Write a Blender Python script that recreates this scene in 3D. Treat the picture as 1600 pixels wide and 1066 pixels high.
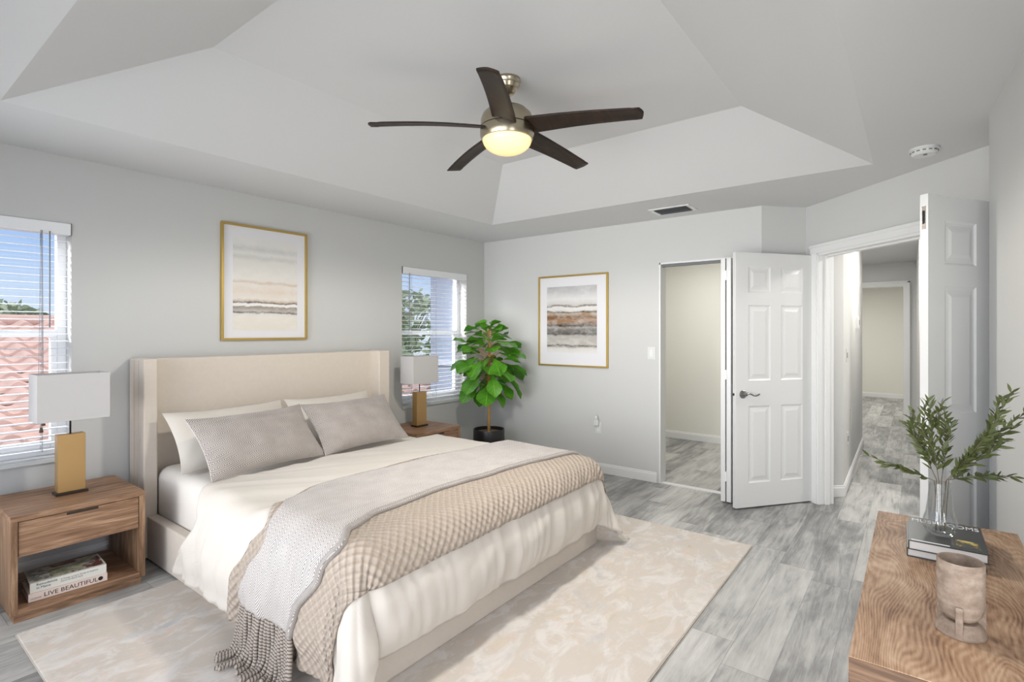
import bpy, bmesh, math, random
from mathutils import Vector, Matrix
PI = math.pi
random.seed(7)
S = bpy.context.scene
for o in list(bpy.data.objects): bpy.data.objects.remove(o)
COL = S.collection

# ------------------------------------------------------------------ camera
CAM = Vector((-4.699, -4.004, 1.40))
YAW = math.radians(37.41)
cd = bpy.data.cameras.new('camera'); cam = bpy.data.objects.new('camera', cd); COL.objects.link(cam)
cam.location = CAM
cam.rotation_euler = (PI/2, 0, YAW - PI/2)
cd.sensor_width = 36.0; cd.lens = 823.1*36/1600
cd.shift_y = -(518.5-533)/1600 * -1
cd.clip_start = 0.02
S.camera = cam
# ------------------------------------------------------------------ colour management
S.view_settings.view_transform = 'Standard'; S.view_settings.look = 'None'
S.view_settings.gamma = 1; S.view_settings.use_curve_mapping = False
S.view_settings.exposure = 0.06
# ------------------------------------------------------------------ sky
W = bpy.data.worlds.new('sky'); S.world = W; W.use_nodes = True
nt = W.node_tree; nt.nodes.clear()
wo = nt.nodes.new('ShaderNodeOutputWorld'); bg = nt.nodes.new('ShaderNodeBackground')
tc = nt.nodes.new('ShaderNodeTexCoord'); sx = nt.nodes.new('ShaderNodeSeparateXYZ')
cr = nt.nodes.new('ShaderNodeValToRGB'); cr.color_ramp.elements[0].position = 0.0
cr.color_ramp.elements[0].color = (0.74, 0.86, 0.98, 1); cr.color_ramp.elements[1].position = 0.20
cr.color_ramp.elements[1].color = (0.22, 0.46, 0.92, 1)
for pos_, c_ in ((.32, (.45,.62,.95,1)), (.50, (1.5,1.55,1.6,1)), (1.0, (1.7,1.7,1.7,1))):   # unseen upper sky whitened to add neutral daylight
    el = cr.color_ramp.elements.new(pos_); el.color = c_
nt.links.new(tc.outputs['Generated'], sx.inputs[0]); nt.links.new(sx.outputs['Z'], cr.inputs[0])
nt.links.new(cr.outputs[0], bg.inputs[0]); bg.inputs[1].default_value = 1.0
nt.links.new(bg.outputs[0], wo.inputs[0])
def light(name, typ, loc, energy, color=(1,1,1), rot=(0,0,0), **k):
    d = bpy.data.lights.new(name, typ); d.energy = energy; d.color = color
    for a, v in k.items(): setattr(d, a, v)
    o = bpy.data.objects.new(name, d); COL.objects.link(o); o.location = loc; o.rotation_euler = rot
    return o
light('sun', 'SUN', (0,-10,20), 0.9, (1,.96,.9), (math.radians(42), 0, math.radians(25)), angle=0.02)
# fill lamp at an added opening in the left wall (beside and behind the camera)
light('daylight_left', 'AREA', (-5.12, -2.40, 1.15), 43, (.985,.99,1.0), (PI/2+.06, 0, -PI/2), shape='RECTANGLE', size=3.9, size_y=2.0, spread=math.radians(84))
# fill lamp added behind the door in the wall beside the camera
light('daylight_front', 'AREA', (-3.9, -4.62, 1.15), 28, (1,.985,.97), (PI/2, 0, 0), shape='RECTANGLE', size=1.1, size_y=2.0)
# lamps added high outside to whiten the window reveals and slats
def aim(o, t): o.rotation_euler = (Vector(t)-Vector(o.location)).to_track_quat('-Z', 'Y').to_euler()
aim(light('window_daylight', 'AREA', (-5.7, 1.5, 3.0), 34, (1,.985,.96), shape='RECTANGLE', size=1.2, size_y=1.0, spread=math.radians(50)), (-4.0, .1, 1.4))
aim(light('window_daylight', 'AREA', (-2.6, 1.5, 3.0), 34, (1,.985,.96), shape='RECTANGLE', size=1.2, size_y=1.0, spread=math.radians(50)), (-.6, .1, 1.4))
# unseen lamps added to brighten the hall, the far room and the closet
light('hall_light', 'AREA', (1.9, -3.76, 2.42), 24, (1,.97,.92), (0,0,0), shape='DISK', size=0.35)
light('hall_side_light', 'AREA', (3.9, -2.65, 2.42), 17, (1,.97,.92), (0,0,0), shape='DISK', size=0.35)
light('hall_entry_light', 'AREA', (0.55, -4.6, 2.42), 30, (1,.97,.92), (0,0,0), shape='DISK', size=0.35)
light('far_room_light', 'AREA', (7.0, -2.9, 2.42), 42, (1,.98,.93), (0,0,0), shape='DISK', size=0.4)
light('closet_light', 'AREA', (1.0, -2.0, 2.42), 20, (1,.97,.92), (0,0,0), shape='DISK', size=0.3)

# ------------------------------------------------------------------ node materials
class NT:
    def __init__(s, name):
        s.m = bpy.data.materials.new(name); s.m.use_nodes = True; s.t = s.m.node_tree; s.t.nodes.clear()
        s.out = s.t.nodes.new('ShaderNodeOutputMaterial'); s.b = s.t.nodes.new('ShaderNodeBsdfPrincipled')
        s.t.links.new(s.b.outputs[0], s.out.inputs[0])
    def n(s, typ, **k):
        x = s.t.nodes.new('ShaderNode'+typ)
        for a, v in k.items(): setattr(x, a, v)
        return x
    def put(s, sock, v):
        if v is None: return
        if isinstance(v, bpy.types.NodeSocket): s.t.links.new(v, sock)
        elif isinstance(v, (tuple, list)) and len(v) == 3 and sock.type == 'RGBA': sock.default_value = (*v, 1)
        else: sock.default_value = v
    def math(s, op, a, b=None, c=None):
        x = s.n('Math', operation=op); s.put(x.inputs[0], a); s.put(x.inputs[1], b)
        if c is not None: s.put(x.inputs[2], c)
        return x.outputs[0]
    def coord(s, which='Object', scale=(1,1,1), loc=(0,0,0)):
        c = s.n('TexCoord'); m = s.n('Mapping'); m.inputs['Scale'].default_value = scale; m.inputs['Location'].default_value = loc
        s.t.links.new(c.outputs[which], m.inputs[0]); return m.outputs[0]
    def xyz(s, v):
        x = s.n('SeparateXYZ'); s.put(x.inputs[0], v); return x.outputs
    def comb(s, x, y, z=0.0):
        c = s.n('CombineXYZ'); s.put(c.inputs[0], x); s.put(c.inputs[1], y); s.put(c.inputs[2], z); return c.outputs[0]
    def noise(s, vec, scale=5, detail=4, rough=.55, dist=0.0, out='Fac'):
        x = s.n('TexNoise'); s.put(x.inputs['Vector'], vec); x.inputs['Scale'].default_value = scale
        x.inputs['Detail'].default_value = detail; x.inputs['Roughness'].default_value = rough; x.inputs['Distortion'].default_value = dist
        return x.outputs[out]
    def ramp(s, f, stops, interp='LINEAR'):
        r = s.n('ValToRGB'); r.color_ramp.interpolation = interp; e = r.color_ramp.elements
        while len(e) < len(stops): e.new(0.5)
        for i, (p, c) in enumerate(stops):
            e[i].position = p; e[i].color = (*c, 1) if len(c) == 3 else c
        s.put(r.inputs[0], f); return r.outputs[0]
    def mix(s, f, a, b, blend='MIX'):
        x = s.n('Mix', data_type='RGBA', blend_type=blend); s.put(x.inputs[0], f); s.put(x.inputs[6], a); s.put(x.inputs[7], b)
        return x.outputs[2]
    def bump(s, h, strength=.3, dist=.01):
        x = s.n('Bump'); x.inputs['Strength'].default_value = strength; x.inputs['Distance'].default_value = dist
        s.put(x.inputs['Height'], h); s.t.links.new(x.outputs[0], s.b.inputs['Normal'])
    def set(s, **k):
        names = dict(color='Base Color', rough='Roughness', metal='Metallic', spec='Specular IOR Level', trans='Transmission Weight',
                     ior='IOR', emit='Emission Color', estr='Emission Strength', sheen='Sheen Weight', sss='Subsurface Weight', coat='Coat Weight')
        for a, v in k.items(): s.put(s.b.inputs[names[a]], v)
        return s.m
def srgb(r, g, b):
    f = lambda c: (c/255/12.92) if c/255 <= .04045 else ((c/255+.055)/1.055)**2.4
    return (f(r), f(g), f(b))
def flat(name, rgb, rough=.5, bump=0, bscale=200, var=.0, **k):
    m = NT(name); c = srgb(*rgb)
    v = m.coord()
    if var:
        nz = m.noise(v, 6, 3); col = m.mix(nz, tuple(x*(1-var) for x in c), tuple(min(1, x*(1+var)) for x in c))
    else: col = c
    if bump: m.bump(m.noise(v, bscale, 2), bump, .002)
    return m.set(color=col, rough=rough, **k)

MAT = {}
MAT['wall'] = flat('wall_paint', (205,205,203), .75, .12, 220, spec=.3)
MAT['ceiling'] = flat('ceiling_paint', (212,212,212), .8, .12, 150, spec=.2)
MAT['beige_wall'] = flat('beige_wall_paint', (226,225,217), .75, .12, 220, spec=.3)
MAT['trim'] = flat('white_trim_paint', (228,228,227), .35)
MAT['door'] = flat('white_door_paint', (220,220,219), .38, .05, 90)
MAT['vinyl'] = flat('white_vinyl', (240,241,243), .35)
MAT['slat'] = flat('blind_slat', (233,236,241), .4)
MAT['cord'] = flat('blind_cord', (150,152,160), .7)
MAT['sill'] = flat('marble_sill', (214,216,216), .25, var=.06)
MAT['plastic'] = flat('white_plastic', (218,218,216), .35)
MAT['dark'] = flat('dark_gap', (40,40,42), .8)
MAT['greyslot'] = flat('grey_louver', (112,114,116), .5)
MAT['chrome'] = flat('brushed_nickel', (150,150,152), .28, metal=1.0)
MAT['steel'] = flat('dark_steel', (96,92,88), .35, metal=1.0)
MAT['bronze'] = flat('dark_bronze', (70,62,56), .4, metal=.8)
MAT['fanmetal'] = flat('antique_nickel', (176,166,146), .26, metal=1.0)
MAT['brass'] = flat('satin_brass', (182,148,98), .38, metal=.55, var=.04)
MAT['gold'] = flat('gold_frame', (186,158,88), .35, metal=.6)
MAT['blackline'] = flat('black_ink', (28,28,30), .6)
MAT['white_ink'] = flat('white_ink', (240,240,240), .6)
MAT['mat_board'] = flat('white_mat_board', (228,227,230), .7)
MAT['paper'] = flat('book_pages', (206,202,198), .8, .3, 300)

def wood(name, dark, mid, light, axis=0, scale=1.0, rough=.5):
    m = NT(name); sc = [9*scale]*3; sc[axis] = .9*scale
    v = m.coord('Object', tuple(sc))
    g = m.noise(v, 3.0, 6, .62, 1.6)
    sc2 = [60*scale]*3; sc2[axis] = 2.2*scale
    f = m.noise(m.coord('Object', tuple(sc2)), 2.5, 3, .6)
    t = m.math('ADD', m.math('MULTIPLY', g, .72), m.math('MULTIPLY', f, .28))
    col = m.ramp(t, [(.30, srgb(*dark)), (.5, srgb(*mid)), (.66, srgb(*light))])
    m.bump(f, .15, .002)
    return m.set(color=col, rough=rough, spec=.35)
MAT['walnut'] = wood('nightstand_oak', (92,66,48), (146,112,86), (188,154,124), 0)
MAT['walnutv'] = wood('nightstand_oak_upright', (92,66,48), (142,110,84), (182,150,120), 2)
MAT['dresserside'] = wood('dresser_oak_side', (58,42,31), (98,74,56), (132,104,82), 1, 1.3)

def dresser_top():
    m = NT('dresser_oak_top'); v = m.coord('Object', (1.0, 2.2, 1), (0.42, 0.15, 0))
    w = m.noise(m.coord('Object', (1.5, 3.4, 1), (.7,.2,0)), 1.0, 2, .45, .5)
    x, y, z = m.xyz(v)
    d = m.math('SQRT', m.math('ADD', m.math('POWER', m.math('MULTIPLY', x, .45), 2.0), m.math('POWER', y, 2.0)))
    r = m.math('ADD', m.math('MULTIPLY', d, 1.0), m.math('MULTIPLY', w, .95))
    ring = m.math('ADD', m.math('MULTIPLY', m.math('SINE', m.math('MULTIPLY', r, 270)), .5), .5)
    fine = m.noise(m.coord('Object', (6, 60, 1)), 2.5, 3, .6)
    rr = m.math('ADD', m.math('MULTIPLY', ring, .085), m.math('ADD', m.math('MULTIPLY', fine, .28), m.math('MULTIPLY', m.noise(m.coord('Object',(2.5,5,1)), 1.6, 4, .6, 1.2), .62)))
    col = m.ramp(rr, [(.34, srgb(112,80,60)), (.46, srgb(160,126,98)), (.58, srgb(188,156,128)), (.74, srgb(206,178,150))])
    return m.set(color=col, rough=.5, spec=.35)
MAT['dressertop'] = dresser_top()

def floor_mat():
    m = NT('grey_plank_floor'); v = m.coord('Object'); x, y, z = m.xyz(v)
    PW, PL = .185, 1.22
    yy = m.math('DIVIDE', m.math('ADD', y, 10.015), PW); j = m.math('FLOOR', yy); fy = m.math('FRACT', yy)
    wn = m.n('TexWhiteNoise', noise_dimensions='1D'); m.put(wn.inputs['W'], j)
    xx = m.math('ADD', m.math('DIVIDE', x, PL), m.math('MULTIPLY', wn.outputs['Value'], 7.31)); i = m.math('FLOOR', xx); fx = m.math('FRACT', xx)
    wn2 = m.n('TexWhiteNoise', noise_dimensions='2D'); m.put(wn2.inputs['Vector'], m.comb(i, j, 0))
    tone = wn2.outputs['Value']
    off = m.math('MULTIPLY', tone, 37.0)
    gv = m.comb(m.math('ADD', m.math('MULTIPLY', x, 1.1), off), m.math('MULTIPLY', y, 9.0), off)
    g = m.noise(gv, 1.6, 6, .62, 1.2)
    cloud = m.noise(m.comb(m.math('ADD', m.math('MULTIPLY', x, 1.3), off), m.math('MULTIPLY', y, 3.0), off), 1.6, 4, .6, .5)
    fine = m.noise(m.comb(m.math('MULTIPLY', x, 5.0), m.math('MULTIPLY', y, 120.0), off), 1.0, 3, .6)
    t = m.math('ADD', m.math('ADD', m.math('MULTIPLY', g, .42), m.math('MULTIPLY', cloud, .36)), m.math('ADD', m.math('MULTIPLY', fine, .14), m.math('MULTIPLY', tone, .14)))
    col = m.ramp(t, [(.35, srgb(98,98,98)), (.47, srgb(140,140,139)), (.56, srgb(174,173,171)), (.70, srgb(200,199,196))])
    e1 = m.math('LESS_THAN', fy, .012); e2 = m.math('LESS_THAN', fx, .0022)
    seam = m.math('MAXIMUM', e1, e2)
    col = m.mix(m.math('MULTIPLY', seam, .55), col, srgb(84,84,84))
    m.bump(m.math('SUBTRACT', m.math('MULTIPLY', fine, .4), seam), .12, .002)
    return m.set(color=col, rough=.42, spec=.35)
MAT['floor'] = floor_mat()

def rug_mat():
    m = NT('pastel_rug'); v = m.coord('Object')
    big = m.noise(v, 1.5, 5, .62, .6); med = m.noise(m.coord('Object', (1,1.7,1), (3,1,0)), 4.2, 6, .68, 1.0)
    blot = m.noise(m.coord('Object', (1,1.5,1), (8,5,0)), 6.5, 5, .7, 1.4)
    base = m.mix(big, srgb(206,198,190), srgb(192,183,173))
    base = m.mix(m.ramp(med, [(.48, (0,0,0)), (.60, (1,1,1))]), base, srgb(214,209,205))
    zone = m.ramp(m.noise(v, 1.1, 2), [(.42, (0,0,0)), (.62, (1,1,1))])
    hue = m.ramp(m.noise(m.coord('Object', (1,1.4,1), (2,7,0)), 5.0, 3), [(.35, srgb(176,181,190)), (.46, srgb(214,211,208)), (.54, srgb(214,190,178)), (.62, srgb(206,198,172)), (.7, srgb(182,163,158))])
    f = m.math('MULTIPLY', m.ramp(blot, [(.50, (0,0,0)), (.60, (1,1,1))]), m.math('ADD', m.math('MULTIPLY', zone, .55), .12))
    col = m.mix(f, base, hue)
    streak = m.noise(m.coord('Object', (3,60,1)), 2.0, 3, .6)
    col = m.mix(m.math('MULTIPLY', streak, .16), col, srgb(172,160,148))
    m.bump(m.noise(v, 420, 2), .25, .003)
    return m.set(color=col, rough=.95, spec=.1, sheen=.2)
MAT['rug'] = rug_mat()
MAT['rugedge'] = flat('rug_binding', (196,186,174), .9)

def linen(name, rgb, var=.06, scale=900, b=.25):
    m = NT(name); c = srgb(*rgb); v = m.coord()
    a = m.noise(m.coord('Object', (1,1,.12)), scale, 2); b2 = m.noise(m.coord('Object', (.12,.12,1)), scale, 2)
    t = m.math('ADD', m.math('MULTIPLY', a, .5), m.math('MULTIPLY', b2, .5))
    t = m.math('ADD', m.math('MULTIPLY', t, .6), m.math('MULTIPLY', m.noise(v, 30, 3), .4))
    col = m.mix(t, tuple(x*(1-var*2) for x in c), tuple(min(1, x*(1+var)) for x in c))
    m.bump(t, b, .002)
    return m.set(color=col, rough=.9, spec=.15, sheen=.15)
MAT['linen'] = linen('upholstery_linen', (218,207,194), .07)
MAT['rail'] = linen('upholstery_rail', (212,202,190), .06)
MAT['sheet'] = linen('fitted_sheet', (234,228,220), .02)
MAT['duvet'] = linen('duvet_cotton', (211,204,195), .02, 1200, .1)
MAT['pillowcase'] = linen('cream_pillowcase', (214,207,197), .03)
MAT['shade'] = linen('lamp_shade_fabric', (198,195,193), .02)

def herring(name, light, dark, period=.034, line=.0075, edge=False):
    m = NT(name); c = m.n('TexCoord'); u, v, _ = m.xyz(c.outputs['UV'])
    fu = m.math('FRACT', m.math('DIVIDE', v, period))
    tri = m.math('ABSOLUTE', m.math('SUBTRACT', fu, .5))
    ph = m.math('ADD', m.math('DIVIDE', u, line), m.math('MULTIPLY', tri, 2*period/line*.62))
    st = m.math('FRACT', ph)
    wv = m.math('ABSOLUTE', m.math('SUBTRACT', st, .5))      # 0..0.5
    f = m.ramp(wv, [(.13, (1,1,1)), (.24, (0,0,0))])
    big = m.noise(c.outputs['UV'], 9, 3)
    f = m.math('MULTIPLY', f, m.math('ADD', m.math('MULTIPLY', big, .8), .45))
    col = m.mix(f, srgb(*light), srgb(*dark))
    if edge:
        col = m.mix(m.math('GREATER_THAN', u, 999), col, col)
    m.bump(m.math('MULTIPLY', wv, 2.0), .5, .003)
    return m.set(color=col, rough=.92, spec=.1, sheen=.2)
MAT['herring'] = herring('herringbone_pillow', (196,188,182), (68,58,54), .066, .0135)
MAT['throw'] = herring('herringbone_throw', (216,210,206), (88,77,72), .062, .0115)
MAT['throwedge'] = herring('herringbone_fold', (202,195,190), (74,64,60), .06, .013)
def rope_mat():
    m = NT('tassel_rope'); c = m.n('TexCoord'); u, v, _ = m.xyz(c.outputs['UV'])
    st = m.math('FRACT', m.math('ADD', m.math('DIVIDE', v, .013), u))
    w = m.math('ABSOLUTE', m.math('SUBTRACT', st, .5))
    col = m.ramp(w, [(.08, srgb(96,86,80)), (.26, srgb(176,166,157))])
    m.bump(w, .6, .004)
    return m.set(color=col, rough=.92, spec=.1)
MAT['rope'] = rope_mat()
def waffle_mat():
    m = NT('waffle_coverlet'); c = m.n('TexCoord'); u, v, _ = m.xyz(c.outputs['UV'])
    P = .040
    a = m.math('SINE', m.math('MULTIPLY', u, PI*2/P)); b = m.math('SINE', m.math('MULTIPLY', v, PI*2/P))
    h = m.math('MULTIPLY', a, b)
    hh = m.math('ADD', m.math('MULTIPLY', h, .5), .5)
    nz = m.noise(c.outputs['UV'], 40, 3)
    col = m.mix(m.math('ADD', m.math('MULTIPLY', hh, .8), m.math('MULTIPLY', nz, .2)), srgb(172,157,143), srgb(194,180,166))
    m.bump(hh, 1.0, .014)
    return m.set(color=col, rough=.92, spec=.1, sheen=.15)
MAT['waffle'] = waffle_mat()
def stone_mat():
    m = NT('travertine'); v = m.coord()
    t = m.noise(v, 55, 5, .65); t2 = m.noise(m.coord('Object', (1,1,2.5)), 18, 4)
    col = m.ramp(m.math('ADD', m.math('MULTIPLY', t, .5), m.math('MULTIPLY', t2, .5)), [(.34, srgb(122,106,92)), (.5, srgb(146,129,115)), (.64, srgb(166,150,135))])
    m.bump(t, .35, .003)
    return m.set(color=col, rough=.85, spec=.2)
MAT['stone'] = stone_mat()
def leaf_mat(name, c0, c1, rough=.42):
    m = NT(name); c = m.n('TexCoord'); u, v, _ = m.xyz(c.outputs['UV'])
    nz = m.noise(m.coord('Object'), 9, 3)
    col = m.mix(nz, srgb(*c0), srgb(*c1))
    vein = m.math('LESS_THAN', m.math('ABSOLUTE', m.math('SUBTRACT', u, .5)), .018)
    rib = m.math('LESS_THAN', m.math('FRACT', m.math('SUBTRACT', m.math('MULTIPLY', v, 7), m.math('MULTIPLY', m.math('ABSOLUTE', m.math('SUBTRACT', u, .5)), 3.0))), .09)
    col = m.mix(m.math('MULTIPLY', m.math('MAXIMUM', vein, m.math('MULTIPLY', rib, .5)), .55), col, srgb(min(255,c1[0]+50), min(255,c1[1]+40), min(255,c1[2]+20)))
    return m.set(color=col, rough=rough, spec=.5)
MAT['figleaf'] = leaf_mat('fig_leaf', (44,108,26), (108,176,50), .34)
MAT['oliveleaf'] = leaf_mat('olive_leaf', (44,54,28), (96,108,56), .5)
MAT['treeleaf'] = leaf_mat('tree_leaf', (112,130,104), (164,178,148), .7)
MAT['twig'] = flat('olive_twig', (104,92,72), .7)
MAT['bark'] = flat('fig_trunk', (196,152,92), .7, .5, 60, var=.15)
MAT['treebark'] = flat('tree_bark', (110,100,90), .9)
MAT['soil'] = flat('potting_soil', (128,104,88), .95, .8, 60, var=.2)
MAT['pot'] = flat('black_glazed_pot', (34,33,33), .35, .1, 20)
MAT['tile'] = flat('red_roof_tile', (202,170,162), .85, .2, 40, var=.12)
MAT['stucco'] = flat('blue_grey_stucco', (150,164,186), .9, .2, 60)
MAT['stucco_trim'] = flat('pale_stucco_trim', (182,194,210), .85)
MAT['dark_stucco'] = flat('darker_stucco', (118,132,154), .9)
MAT['bladewood'] = wood('fan_blade_walnut', (20,15,12), (30,23,19), (46,34,26), 0, 1.0, .38)
def blade_under():
    m = wood('fan_blade_underside', (26,19,15), (40,28,21), (62,42,29), 0, 1.0, .5); return m
MAT['bladewood'] = blade_under()
MAT['darkcover'] = flat('dark_book_cover', (50,52,51), .35, var=.10)
def cover_photo(name, stops, scale):
    m = NT(name); nz = m.noise(m.coord('Object', (1,1,1)), scale, 4, .6, .5)
    return m.set(color=m.ramp(nz, [(p, srgb(*c)) for p, c in stops]), rough=.35)
MAT['mushroom_photo'] = cover_photo('mushroom_photo', [(.40,(62,62,58)),(.5,(88,84,62)),(.56,(214,176,70)),(.64,(238,214,120))], 34)
MAT['room_photo'] = cover_photo('room_photo', [(.36,(112,112,104)),(.46,(168,172,140)),(.54,(196,196,182)),(.62,(112,66,62))], 12)
MAT['grey_cover'] = cover_photo('grey_cover', [(.4,(120,122,118)),(.55,(196,196,190))], 30)
MAT['pinkcover'] = flat('pale_pink_cover', (226,208,198), .5)
MAT['whitecover'] = flat('white_cover', (222,220,212), .5)
MAT['inkgrey'] = flat('grey_ink', (110,104,100), .6)

def glass_mat(name, rough=0.0, tint=(1,1,1), thin=True):
    m = NT(name); m.t.nodes.remove(m.b)
    if thin:
        tr = m.n('BsdfTransparent'); tr.inputs[0].default_value = (*tint, 1); gl = m.n('BsdfGlossy'); gl.inputs['Roughness'].default_value = rough
        lw = m.n('LayerWeight'); lw.inputs[0].default_value = .5; mx = m.n('MixShader')
        m.t.links.new(m.math('ADD', m.math('MULTIPLY', m.math('POWER', lw.outputs['Facing'], 2.4), .8), .06), mx.inputs[0]); m.t.links.new(tr.outputs[0], mx.inputs[1]); m.t.links.new(gl.outputs[0], mx.inputs[2])
        m.t.links.new(mx.outputs[0], m.out.inputs[0])
    else:
        g = m.n('BsdfGlass'); g.inputs['Color'].default_value = (*tint, 1); g.inputs['IOR'].default_value = 1.45; g.inputs['Roughness'].default_value = rough
        m.t.links.new(g.outputs[0], m.out.inputs[0])
    return m.m
MAT['pane'] = glass_mat('window_glass')
MAT['glass'] = glass_mat('clear_glass', tint=(.95,.96,.96))
def bowl_mat():
    m = NT('lit_glass_bowl'); lw = m.n('LayerWeight'); lw.inputs[0].default_value = .35
    col = m.ramp(lw.outputs['Facing'], [(.0, (1.0,.94,.66)), (.4, (1.0,.86,.46)), (.85, (1.0,.55,.14))])
    return m.set(color=(.12,.10,.07), rough=.3, emit=col, estr=1.05)
MAT['bowl'] = bowl_mat()

def art(name, stops, wob, blobs, scale=1.0):
    # horizontal washes of watercolour: height along local z (0..1 via generated coords), warped by noise
    m = NT(name); g = m.coord('Generated'); x, y, z = m.xyz(g)
    hx = m.math('ADD', x, y)
    w = m.noise(m.comb(m.math('MULTIPLY', hx, 2.0), m.math('MULTIPLY', z, 3.0), 0), 1.6*scale, 5, .62, .6)
    w2 = m.noise(m.comb(m.math('MULTIPLY', hx, 6.0), m.math('MULTIPLY', z, 14.0), 3), 1.5, 5, .7, 1.0)
    t = m.math('ADD', z, m.math('ADD', m.math('MULTIPLY', m.math('SUBTRACT', w, .5), wob), m.math('MULTIPLY', m.math('SUBTRACT', w2, .5), wob*.55)))
    col = m.ramp(t, [(p, srgb(*c)) for p, c in stops])
    wash = m.noise(m.comb(m.math('MULTIPLY', hx, 3.0), m.math('MULTIPLY', z, 6.0), 9), 1.5, 5, .65)
    col = m.mix(m.math('MULTIPLY', m.ramp(wash, [(.45,(0,0,0)),(.7,(1,1,1))]), blobs), col, srgb(236,233,230))
    return m.set(color=col, rough=.6, spec=.2)
MAT['art_pale'] = art('pale_watercolour', [(0,(226,220,208)),(.14,(228,222,212)),(.175,(222,218,212)),(.19,(92,92,104)),(.205,(190,182,172)),(.25,(152,144,136)),(.262,(236,233,230)),(.285,(238,234,230)),(.297,(84,76,76)),(.312,(196,178,158)),(.34,(228,222,214)),(.42,(222,208,194)),(.49,(228,221,212)),(.515,(212,194,178)),(.54,(228,223,216)),(.74,(224,222,216)),(.78,(208,207,202)),(.82,(226,225,220)),(.87,(206,206,202)),(.92,(226,224,219)),(1,(228,226,222))], .06, .45)
MAT['art_dark'] = art('brown_watercolour', [(0,(226,224,222)),(.07,(214,211,206)),(.11,(86,76,68)),(.13,(186,180,172)),(.25,(178,174,168)),(.28,(92,88,84)),(.33,(110,106,102)),(.38,(150,143,134)),(.41,(44,40,38)),(.44,(128,106,88)),(.49,(164,126,94)),(.54,(120,92,70)),(.59,(176,150,122)),(.615,(52,46,44)),(.635,(214,210,204)),(.68,(226,224,222)),(.70,(120,108,98)),(.725,(206,202,198)),(.80,(222,221,220)),(.92,(196,194,194)),(1,(178,177,178))], .085, .42)

# ------------------------------------------------------------------ mesh builder
class MB:
    def __init__(s, xf=None): s.v = []; s.f = []; s.uv = []; s.xf = xf; s.sm = []
    def add(s, verts, faces, uvs=None, smooth=False):
        b = len(s.v)
        for p in verts:
            p = Vector(p); s.v.append(s.xf @ p if s.xf is not None else p)
        for i, f in enumerate(faces):
            s.f.append([b+k for k in f]); s.uv.append(uvs[i] if uvs else None); s.sm.append(smooth)
        return s
    def box(s, x0, x1, y0, y1, z0, z1):
        return s.add([(x0,y0,z0),(x1,y0,z0),(x1,y1,z0),(x0,y1,z0),(x0,y0,z1),(x1,y0,z1),(x1,y1,z1),(x0,y1,z1)],
            [(0,3,2,1),(4,5,6,7),(0,1,5,4),(1,2,6,5),(2,3,7,6),(3,0,4,7)])
    def prism(s, pts, z0, z1):
        n = len(pts)
        return s.add([(x,y,z0) for x, y in pts]+[(x,y,z1) for x, y in pts],
            [tuple(range(n))[::-1], tuple(range(n,2*n))]+[(i,(i+1)%n,n+(i+1)%n,n+i) for i in range(n)])
    def extrude(s, prof, axis, a0, a1):      # profile in the two other axes, extruded along axis 0/1
        def P(a, p): return (a, p[0], p[1]) if axis == 0 else (p[0], a, p[1])
        n = len(prof)
        return s.add([P(a0,p) for p in prof]+[P(a1,p) for p in prof],
            [tuple(range(n))[::-1], tuple(range(n,2*n))]+[(i,(i+1)%n,n+(i+1)%n,n+i) for i in range(n)])
    def grid(s, fn, nu, nv, uvfn=None, smooth=True, closed_u=False):
        b = [fn(i/nu, j/nv) for j in range(nv+1) for i in range(nu+1)]
        fs, us = [], []
        for j in range(nv):
            for i in range(nu):
                k = j*(nu+1)+i; fs.append((k, k+1, k+nu+2, k+nu+1))
                if uvfn: us.append([uvfn(a/nu, c/nv) for a, c in ((i,j),(i+1,j),(i+1,j+1),(i,j+1))])
        return s.add(b, fs, us if uvfn else None, smooth)
    def lathe(s, prof, c=(0,0,0), n=32, smooth=True, flute=0, nf=0):
        vs, fs = [], []
        for (r, z) in prof:
            for k in range(n):
                a = 2*PI*k/n
                rr = r*(1+flute*math.cos(nf*a)) if flute else r
                vs.append((c[0]+rr*math.cos(a), c[1]+rr*math.sin(a), c[2]+z))
        m = len(prof)
        for j in range(m-1):
            for k in range(n):
                fs.append((j*n+k, j*n+(k+1)%n, (j+1)*n+(k+1)%n, (j+1)*n+k))
        if prof[0][0] > 1e-6: fs.append(tuple(range(n))[::-1])
        if prof[-1][0] > 1e-6: fs.append(tuple((m-1)*n+k for k in range(n)))
        return s.add(vs, fs, None, smooth)
    def tube(s, path, r, n=8, cap=True, uv=False):
        path = [Vector(p) for p in path]; m = len(path)
        rs = r if isinstance(r, (list, tuple)) else [r]*m
        vs, fs, us = [], [], []; up = Vector((0,0,1)); L = 0; ls = [0]
        for i in range(1, m): L += (path[i]-path[i-1]).length; ls.append(L)
        prev = None
        for i, p in enumerate(path):
            t = (path[min(i+1,m-1)]-path[max(i-1,0)]).normalized()
            a = t.cross(prev if prev is not None else (up if abs(t.z) < .9 else Vector((1,0,0))))
            if a.length < 1e-6: a = t.orthogonal()
            a.normalize(); b = t.cross(a); prev = -b if prev is None else b*-1
            prev = a.cross(t) if False else prev
            for k in range(n):
                an = 2*PI*k/n; vs.append(p + a*math.cos(an)*rs[i] + b*math.sin(an)*rs[i])
        for i in range(m-1):
            for k in range(n):
                fs.append((i*n+k, i*n+(k+1)%n, (i+1)*n+(k+1)%n, (i+1)*n+k))
                us.append([(k/n, ls[i]), ((k+1)/n, ls[i]), ((k+1)/n, ls[i+1]), (k/n, ls[i+1])])
        if cap:
            fs.append(tuple(range(n))[::-1]); us.append([(0,0)]*n); fs.append(tuple((m-1)*n+k for k in range(n))); us.append([(0,0)]*n)
        return s.add(vs, fs, us if uv else None, True)
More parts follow.
